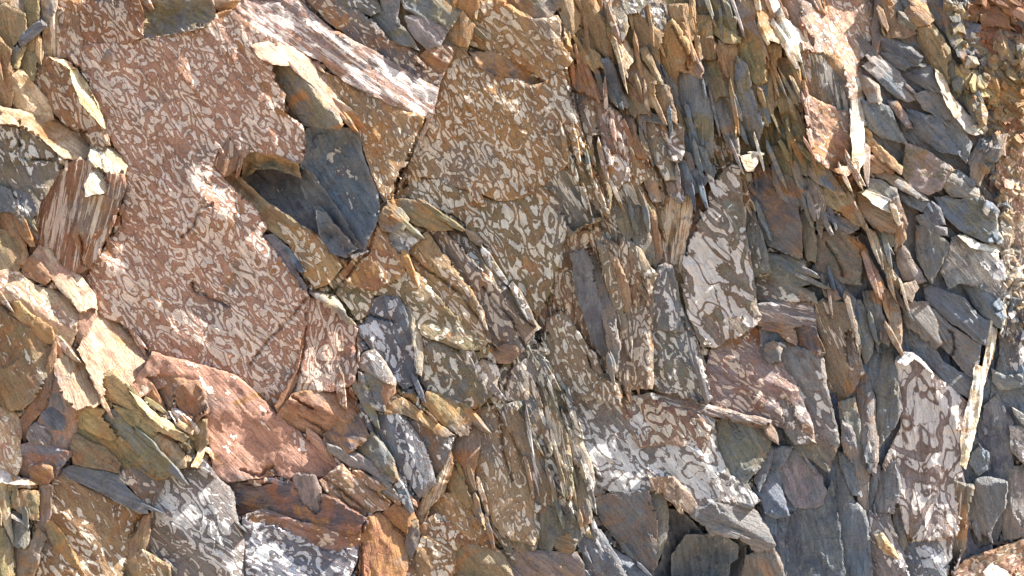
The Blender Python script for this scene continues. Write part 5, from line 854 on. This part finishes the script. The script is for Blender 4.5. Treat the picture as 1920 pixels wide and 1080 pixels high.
# pass 2: the stones themselves
last = None
for idx, s in enumerate(SLABS):
    rnd = random.Random(idx * 77 + 5)
    ol, mn, mx, R = s['ol'], s['mn'], s['mx'], s['R']; cx, cy = s['c']; tx, tz = s['t']; d = D[idx]
    cuts = []
    an = math.radians(s['ang']); gx_ = np.array([math.cos(an), math.sin(an)]); gn = np.array([-gx_[1], gx_[0]])
    panel = s['kind'] in ('rock_panel', 'rock_rim') or s['rim_']
    if not panel and R > 8:
        cc_ = np.array([cx, cy])
        wv = np.abs((ol - cc_) @ gn).max()
        for k in range(2 if R > 16 else 1):          # long folds that run with the grain
            sg_ = rnd.choice((-1, 1)); th = rnd.uniform(-.35, .35); n_ = gn * math.cos(th) + gx_ * math.sin(th); n_ = n_ * sg_
            b0 = cc_ - n_ * wv * rnd.uniform(.0, .6)
            cuts.append((b0[0], b0[1], n_[0], n_[1], rnd.uniform(.15, .6), 0.))
        th = rnd.uniform(0, 2 * math.pi); n_ = np.array([math.cos(th), math.sin(th)]); i = int(((ol - cc_) @ n_).argmin())
        wd_ = rnd.uniform(.1, .3) * R; sl = rnd.uniform(.4, 1.); cuts.append((ol[i][0], ol[i][1], n_[0], n_[1], sl, wd_ * sl))
    dark = cx > 1000
    lay = (rnd.uniform(1.0, 2.2), rnd.uniform(30, 55)) if (panel and not dark) else (rnd.uniform(2.5, 5.5), rnd.uniform(15, 32)) if dark else (rnd.uniform(1.5, 3.5), rnd.uniform(16, 34))
    if s['pat'] in ('v3',): lay = (lay[0] * .5, lay[1] * 2)
    if s['rim_'] or s['kind'] == 'rock_rim': lay = (.8, 20); s['rim'] = 2.5
    if R > 120: lay = (2.4, 85); s['rim'] = 3.
    bowl = s['p'] < 0 and 'backing' not in s['label'] and 'behind' not in s['label']
    if bowl: lay = (8, 32)
    under = H[s['cells']]
    low = (under - 12).min() if len(under) else d - 30
    g = 3.2 if R < 70 else 4.2
    gx, gy = np.meshgrid(np.arange(mn[0], mx[0], g), np.arange(mn[1], mx[1], g))
    gx = gx.ravel(); gy = gy.ravel()
    jr = np.random.RandomState(idx)
    gx = gx + jr.uniform(-.3, .3, gx.shape) * g; gy = gy + jr.uniform(-.3, .3, gy.shape) * g
    k = inside(gx, gy, ol); gx = gx[k]; gy = gy[k]
    db = seg_dist(gx, gy, ol, np.roll(ol, -1, 0)); k = db > 1.6; gx = gx[k]; gy = gy[k]
    # joints: a deep centre line with shoulders on either side
    extra = []; depth = []
    nc = (CRP[:, 0] > mn[0]) & (CRP[:, 0] < mx[0]) & (CRP[:, 1] > mn[1]) & (CRP[:, 1] < mx[1])
    if nc.any() and len(gx):
        c = CRP[nc]; kk = inside(c[:, 0], c[:, 1], ol); c = c[kk]
        if len(c):
            c = c[seg_dist(c[:, 0], c[:, 1], ol, np.roll(ol, -1, 0)) > 2]
        if len(c):
            dd = seg_dist(gx, gy, c, c); k = dd > 3.0; gx = gx[k]; gy = gy[k]
            extra = c
    bn = len(ol)
    pts2 = [Vector(p) for p in ol] + [Vector((x, y)) for x, y in zip(gx, gy)] + [Vector(p) for p in extra]
    edges = [(i, (i + 1) % bn) for i in range(bn)]
    vo, eo, fo, ov, oe, of = delaunay_2d_cdt(pts2, edges, [list(range(bn))], 1, 1e-4)
    P2 = np.array([(v.x, v.y) for v in vo])
    tri = np.array([f for f in fo if len(f) == 3], int)
    if len(tri) == 0: continue
    # boundary loop of the result
    e = np.sort(np.concatenate([tri[:, [0, 1]], tri[:, [1, 2]], tri[:, [2, 0]]]), axis=1)
    key = e[:, 0].astype(np.int64) * (len(P2) + 1) + e[:, 1]
    uk, cnt = np.unique(key, return_counts=True); bset = set(uk[cnt == 1].tolist())
    be = []
    for t in tri:
        for a, b in ((t[0], t[1]), (t[1], t[2]), (t[2], t[0])):
            lo, hi = min(a, b), max(a, b)
            if int(lo) * (len(P2) + 1) + int(hi) in bset: be.append((a, b))
    px, py = P2[:, 0], P2[:, 1]
    db = seg_dist(px, py, ol, np.roll(ol, -1, 0))
    seed = idx * 3 + 11
    sg = 1 if np.sum(ol[:, 0] * np.roll(ol[:, 1], -1) - ol[:, 1] * np.roll(ol[:, 0], -1)) > 0 else -1
    nrm = nearest_normal(px, py, ol, sg)
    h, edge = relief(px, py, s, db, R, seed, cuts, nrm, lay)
    P = -tx * (px - cx) + tz * (py - cy) + d + h
    if len(extra):
        dc = seg_dist(px, py, extra, extra); P = np.where(dc < .8, P - 9, P)
    if bowl: P = P + 16 - 44 * (1 - np.exp(-db / 34)) + fbm(px / 70, py / 70 + px / 140, seed, 2) * 14 * np.clip(db / 20, 0, 1)
    cj, ci = cellof(px, py); ow = O[cj, ci]
    hid = OM[cj, ci] > idx
    P = np.where(hid, np.minimum(P, H[cj, ci] - 7), P)
    P = np.maximum(P, low - 12)
    back = min(low - 10, P.min() - 12)
    nb = len(P2)
    bv = sorted({a for a, b in be}); mp = {v: nb + i for i, v in enumerate(bv)}
    bx = px[bv]; by = py[bv]
    # walls lean inwards a little and end on a flat back
    co = np.concatenate([world_pts(px, py, P), world_pts(cx + (bx - cx) * .97, cy + (by - cy) * .97, np.full(len(bv), float(back)))])
    faces = [(int(a), int(c_), int(b)) for a, b, c_ in tri]
    faces += [(int(a), int(b), mp[b], mp[a]) for a, b in be]
    faces += [(mp[int(a)], mp[int(b)], mp[int(c_)]) for a, b, c_ in tri if a in mp and b in mp and c_ in mp]
    allx = np.concatenate([px, bx]); ally = np.concatenate([py, by])
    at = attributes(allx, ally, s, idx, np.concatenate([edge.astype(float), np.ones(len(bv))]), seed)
    cj, ci = cellof(allx, ally); rg = REG[cj, ci]
    kf = .33 if s['cc'][0] not in ('cr', 'wh') else .15
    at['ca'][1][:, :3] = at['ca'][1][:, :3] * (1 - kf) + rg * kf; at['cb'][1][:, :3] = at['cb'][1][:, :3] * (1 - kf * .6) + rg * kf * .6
    # side walls run along their own depth so the markings do not smear
    gq = at['gq'][1]; gq[nb:, 2] += (P[bv] - back) / 100; gq[nb:, 0] += .1
    nm = {'rock_panel': 'bedrock_face', 'rock_rim': 'rock_splinter', 'rock_blade': 'rock_sliver', 'rock_knob': 'rock_lump'}.get(s['kind'], s['kind'])
    me = make_mesh(nm, co, faces, at)
    o = bpy.data.objects.new(nm, me); scene.collection.objects.link(o)
    o.data.transform(__import__('mathutils').Matrix.Translation(-Vector(co.mean(0)))); o.location = co.mean(0)
    s['obj'] = o
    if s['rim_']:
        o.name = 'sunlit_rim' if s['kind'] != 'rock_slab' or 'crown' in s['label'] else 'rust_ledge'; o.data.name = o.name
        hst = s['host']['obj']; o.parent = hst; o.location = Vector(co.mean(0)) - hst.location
    else:
        o['label'] = s['label']; o['category'] = {'rock_panel': 'rock face', 'rock_rim': 'rock splinter', 'rock_flake': 'rock flake', 'rock_blade': 'rock sliver',
            'rock_block': 'rock block', 'rock_knob': 'rock', 'rock_shard': 'rock shard', 'rock_bar': 'rock bar', 'rock_chip': 'rock chip'}.get(s['kind'], 'rock slab')
        o['kind'] = 'thing'
        if 'group' in s: o['group'] = s['group']

# ------------------------------------------------------------------ bedrock behind and around the traced slabs
A = H.copy(); cov = OWN >= 0
mnf = A.copy()
for it in range(2):      # stay behind the lowest neighbour
    t = mnf.copy()
    for dy, dx in ((0, 1), (0, -1), (1, 0), (-1, 0)): t = np.minimum(t, np.roll(np.roll(mnf, dy, 0), dx, 1))
    mnf = t
B = np.where(cov, mnf - 22, mnf - 4)
fx = np.concatenate([-960 - np.geomspace(1300, 60, 26)[:-1] - 120 + 960, np.arange(-130, 2050, 5.0), 2050 + np.geomspace(60, 1800, 30)])
fx = np.unique(np.round(fx, 1))
fy = np.unique(np.round(np.concatenate([-130 - np.geomspace(1200, 60, 24)[:-1], np.arange(-130, 1210, 5.0), 1210 + np.geomspace(60, 500, 14)]), 1))
BX, BY = np.meshgrid(fx, fy)
ix = np.clip(((BX - X0) / G).round().astype(int), 0, B.shape[1] - 1); iy = np.clip(((BY - Y0) / G).round().astype(int), 0, B.shape[0] - 1)
inn = (BX > -14) & (BX < 1934) & (BY > -14) & (BY < 1094)
rough = scallop((BX * .5 + BY * .86) * .5, -BX * .86 + BY * .5, 60, 77, .5) * .8 + fbm(BX / 160, BY / 160, 5, 4) * 26
BP = np.where(inn, B[iy, ix], rough - 8)
BP = BP + fbm(BX / 20, BY / 20, 2, 3) * 2.5
ny, nx = BX.shape
q = np.arange(nx * ny).reshape(ny, nx)
quads = np.stack([q[:-1, :-1].ravel(), q[1:, :-1].ravel(), q[1:, 1:].ravel(), q[:-1, 1:].ravel()], 1)
px = BX.ravel(); py = BY.ravel()
s = dict(ang=62., pat='w', cov=.2, cc=('ol', 'br'))
at = attributes(px, py, s, 500, np.zeros(len(px)), 4)
own = O[iy, ix].ravel(); C1 = at['ca'][1]; C2 = at['cb'][1]
for i, sl in enumerate(SLABS):
    mk = own == i
    C1[mk, :3] = PAL[sl['cc'][0]]; C2[mk, :3] = PAL[sl['cc'][1]]
me = make_mesh('rock_wall', world_pts(px, py, BP.ravel()), quads, at)
o = bpy.data.objects.new('rock_face', me); scene.collection.objects.link(o); o['kind'] = 'structure'

# ------------------------------------------------------------------ small splinters wedged in the joints
def splinters():
    r = np.random.RandomState(11); CO = []; FC = []; AT = []; nb = 0
    fill = [i for i, sl in enumerate(SLABS) if 'backing rock' in sl['label'] or 'behind the bristling' in sl['label'] or 'hollow wall' in sl['label']
            or 'ribbed golden' in sl['label'] or 'around the dark upright' in sl['label'] or 'below the long central crack' in sl['label']]
    isf = np.isin(OWN, fill) | (OWN < 0)
    edgec = (OWN != np.roll(OWN, 1, 0)) | (OWN != np.roll(OWN, 1, 1))
    wgt = isf * 1.0 + edgec * (RX > 1000) * .35 + edgec * .05
    wgt[(RX < -10) | (RX > 1930) | (RY < -10) | (RY > 1090)] = 0
    pick = list(r.choice(wgt.size, 700, p=(wgt / wgt.sum()).ravel()))
    w2 = edgec * (((RX > 1050) & (RX < 1525) & (RY > -5) & (RY < 420)) | ((RX > 1540) & (RX < 1700) & (RY > 400) & (RY < 640)) | ((RX > 880) & (RX < 1130) & (RY > 720) & (RY < 1010)))
    pick += list(r.choice(wgt.size, 230, p=(w2 / w2.sum()).ravel()))
    vein = np.interp(RY, [-20, 165, 330, 470, 660], [1805, 1845, 1880, 1898, 1900]); w3 = np.exp(-((RX - vein) / 26) ** 2) * ((RY > -10) & (RY < 640)) + .5 * ((RX > 1840) & (RX < 1930) & (RY > 60) & (RY < 300))
    pick += list(r.choice(wgt.size, 520, p=(w3 / w3.sum()).ravel()))
    for num, c in enumerate(pick):
        block_ = num >= 930
        long_ = 700 <= num < 930
        x = RX.ravel()[c]; y = RY.ravel()[c]; i = max(0, O.ravel()[c])
        sl = SLABS[i]; a = math.radians(sl['ang'] + r.normal() * 5)
        if sl['pat'] == 'n' and sl['ang'] == 0: continue
        L = r.uniform(8, 38) * (1.3 if isf.ravel()[c] else .7); W = L * r.uniform(.12, .3)
        if long_: L = r.uniform(22, 52); W = r.uniform(3, 6.5); a = math.radians(74 + r.normal() * 6)
        g = np.array([(-1, -.35), (-.55, -1), (.35, -.95), (.95, -.5), (.85, .45), (.2, 1), (-.8, .8)]) * r.uniform(.75, 1.2, (7, 2)) * (L, W)
        if block_:
            L = 4 + abs(r.normal()) * 8; W = L * r.uniform(.4, .8); a = math.radians(55 + r.normal() * 35)
            g = np.array([(-1, -.9), (-.1, -1), (1, -.8), (.9, .2), (.7, .95), (-.4, 1), (-1, .4)]) * r.uniform(.7, 1.2, (7, 2)) * (L, W)
        ca_, sa_ = math.cos(a), math.sin(a)
        ox = x + g[:, 0] * ca_ - g[:, 1] * sa_; oy = y + g[:, 0] * sa_ + g[:, 1] * ca_
        P0 = A.ravel()[c] + (r.uniform(3, 11) if long_ else r.uniform(-2, 5))
        tx = -r.uniform(.05, .35); tz = r.normal() * .12
        if block_: tx = r.normal() * .5; tz = r.normal() * .5; P0 = P0 + r.uniform(0, 6)
        f = r.uniform(.55, .85); mx_, my_ = x + r.normal() * W * .3, y + r.normal() * W * .3
        ix_ = mx_ + (ox - mx_) * f; iy_ = my_ + (oy - my_) * f
        top = P0 - tx * (ix_ - x) + tz * (iy_ - y); low = P0 - tx * (ox - x) + tz * (oy - y) - (1 - f) * W * r.uniform(.8, 1.5)
        X = np.concatenate([ix_, ox, ox]); Y = np.concatenate([iy_, oy, oy]); P = np.concatenate([top, low, low - 40])
        CO.append(world_pts(X, Y, P))
        FC.append(tuple(nb + k for k in range(7)))
        for k in range(7):
            k2 = (k + 1) % 7
            FC.append((nb + k, nb + 7 + k, nb + 7 + k2, nb + k2)); FC.append((nb + 7 + k, nb + 14 + k, nb + 14 + k2, nb + 7 + k2))
        nb += 21
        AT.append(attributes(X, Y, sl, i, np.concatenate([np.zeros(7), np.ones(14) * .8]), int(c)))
    at = {k: (v[0], np.concatenate([q[k][1] for q in AT])) for k, v in AT[0].items()}
    FC = [f[::-1] for f in FC]
    me = make_mesh('rock_splinters', np.concatenate(CO), FC, at, smooth=False)
    o = bpy.data.objects.new('rock_splinters', me); scene.collection.objects.link(o); o['kind'] = 'stuff'
    o['label'] = 'countless small rock splinters wedged in the joints between the slabs'; o['category'] = 'rock splinters'
splinters()

# ------------------------------------------------------------------ crumbled stones in the vein at the right
def rubble(name, label, spots, seed):
    r = np.random.RandomState(seed); V = []; FQ = []; CX = []; nb = 0
    phi = (1 + 5 ** .5) / 2
    iv = np.array([(-1, phi, 0), (1, phi, 0), (-1, -phi, 0), (1, -phi, 0), (0, -1, phi), (0, 1, phi), (0, -1, -phi), (0, 1, -phi), (phi, 0, -1), (phi, 0, 1), (-phi, 0, -1), (-phi, 0, 1)]) / 1.9
    ff = [(0,11,5),(0,5,1),(0,1,7),(0,7,10),(0,10,11),(1,5,9),(5,11,4),(11,10,2),(10,7,6),(7,1,8),(3,9,4),(3,4,2),(3,2,6),(3,6,8),(3,8,9),(4,9,5),(2,4,11),(6,2,10),(8,6,7),(9,8,1)]
    E = []
    for (x, y, sz) in spots:
        th = math.radians(62) + r.normal() * .35; th2 = r.normal() * .5
        A3 = np.array([(math.cos(th), 0, math.sin(th)), (0, 1, 0), (-math.sin(th), 0, math.cos(th))]) @ np.array([(1, 0, 0), (0, math.cos(th2), math.sin(th2)), (0, -math.sin(th2), math.cos(th2))])
        v = iv * r.uniform(.6, 1.25, (12, 1)) * np.array([1.5, .8, .75]) * r.uniform(.7, 1.3, 3); v = v @ A3 * sz
        jx = int(np.clip((x - X0) / G, 0, A.shape[1] - 1)); jy = int(np.clip((y - Y0) / G, 0, A.shape[0] - 1))
        P = A[jy, jx] + v[:, 1] - sz * .1
        V.append(world_pts(x + v[:, 0], y + v[:, 2], P)); FQ += [tuple(nb + k for k in f) for f in ff]; nb += 12
        CX.append(np.stack([x + v[:, 0] + r.uniform(0, 900), y + v[:, 2] + v[:, 1] * .5], 1)); E.append(np.full(12, r.uniform(0, 1)))
    co = np.concatenate(V); cc = np.concatenate(CX)
    s = dict(ang=40., pat='w', cov=.3, cc=('tn', 'gr'))
    me = make_mesh(name, co, FQ, attributes(cc[:, 0], cc[:, 1], s, 611 + seed, np.concatenate(E), seed), smooth=False)
    o = bpy.data.objects.new(name, me); scene.collection.objects.link(o); o['kind'] = 'stuff'; o['label'] = label; o['category'] = 'rubble'
r = np.random.RandomState(3); spots = []
line = np.array([(1795, -10), (1812, 60), (1822, 120), (1845, 165), (1862, 215), (1872, 270), (1880, 330), (1885, 400), (1898, 470), (1908, 540), (1900, 640)], float)
wd = np.array([16, 14, 16, 20, 24, 34, 40, 26, 16, 14, 10], float)
for k in range(170):
    t = r.uniform(0, len(line) - 1.01); i = int(t); f = t - i
    p = line[i] * (1 - f) + line[i + 1] * f; w = wd[i] * (1 - f) + wd[i + 1] * f
    spots.append((p[0] + r.normal() * w * .6, p[1] + r.normal() * 10, 4 + abs(r.normal()) * 8))
for k in range(20): spots.append((r.uniform(1835, 1935), r.uniform(65, 160), 5 + abs(r.normal()) * 8))
rubble('rubble', 'cream and tan crumbled stones filling the vein along the right side', spots, 1)

# ------------------------------------------------------------------ ground at the foot of the wall
gv = np.array([(-40, .6, -2.35), (40, .6, -2.35), (40, -60, -2.45), (-40, -60, -2.45)], float)
me = bpy.data.meshes.new('ground'); me.from_pydata(gv.tolist(), [], [(3, 2, 1, 0)])
gm = bpy.data.materials.new('gravel'); gm.use_nodes = True; nt = gm.node_tree
b = nt.nodes['Principled BSDF']; b.inputs['Roughness'].default_value = .95
nz = nt.nodes.new('ShaderNodeTexNoise'); nz.inputs['Scale'].default_value = 9; nz.inputs['Detail'].default_value = 8
rp = nt.nodes.new('ShaderNodeValToRGB'); rp.color_ramp.elements[0].color = (.20, .14, .09, 1); rp.color_ramp.elements[1].color = (.46, .36, .26, 1)
tc = nt.nodes.new('ShaderNodeTexCoord'); nt.links.new(tc.outputs['Object'], nz.inputs['Vector'])
nt.links.new(nz.outputs['Fac'], rp.inputs[0]); nt.links.new(rp.outputs[0], b.inputs['Base Color'])
me.materials.append(gm)
o = bpy.data.objects.new('ground', me); scene.collection.objects.link(o); o['kind'] = 'structure'
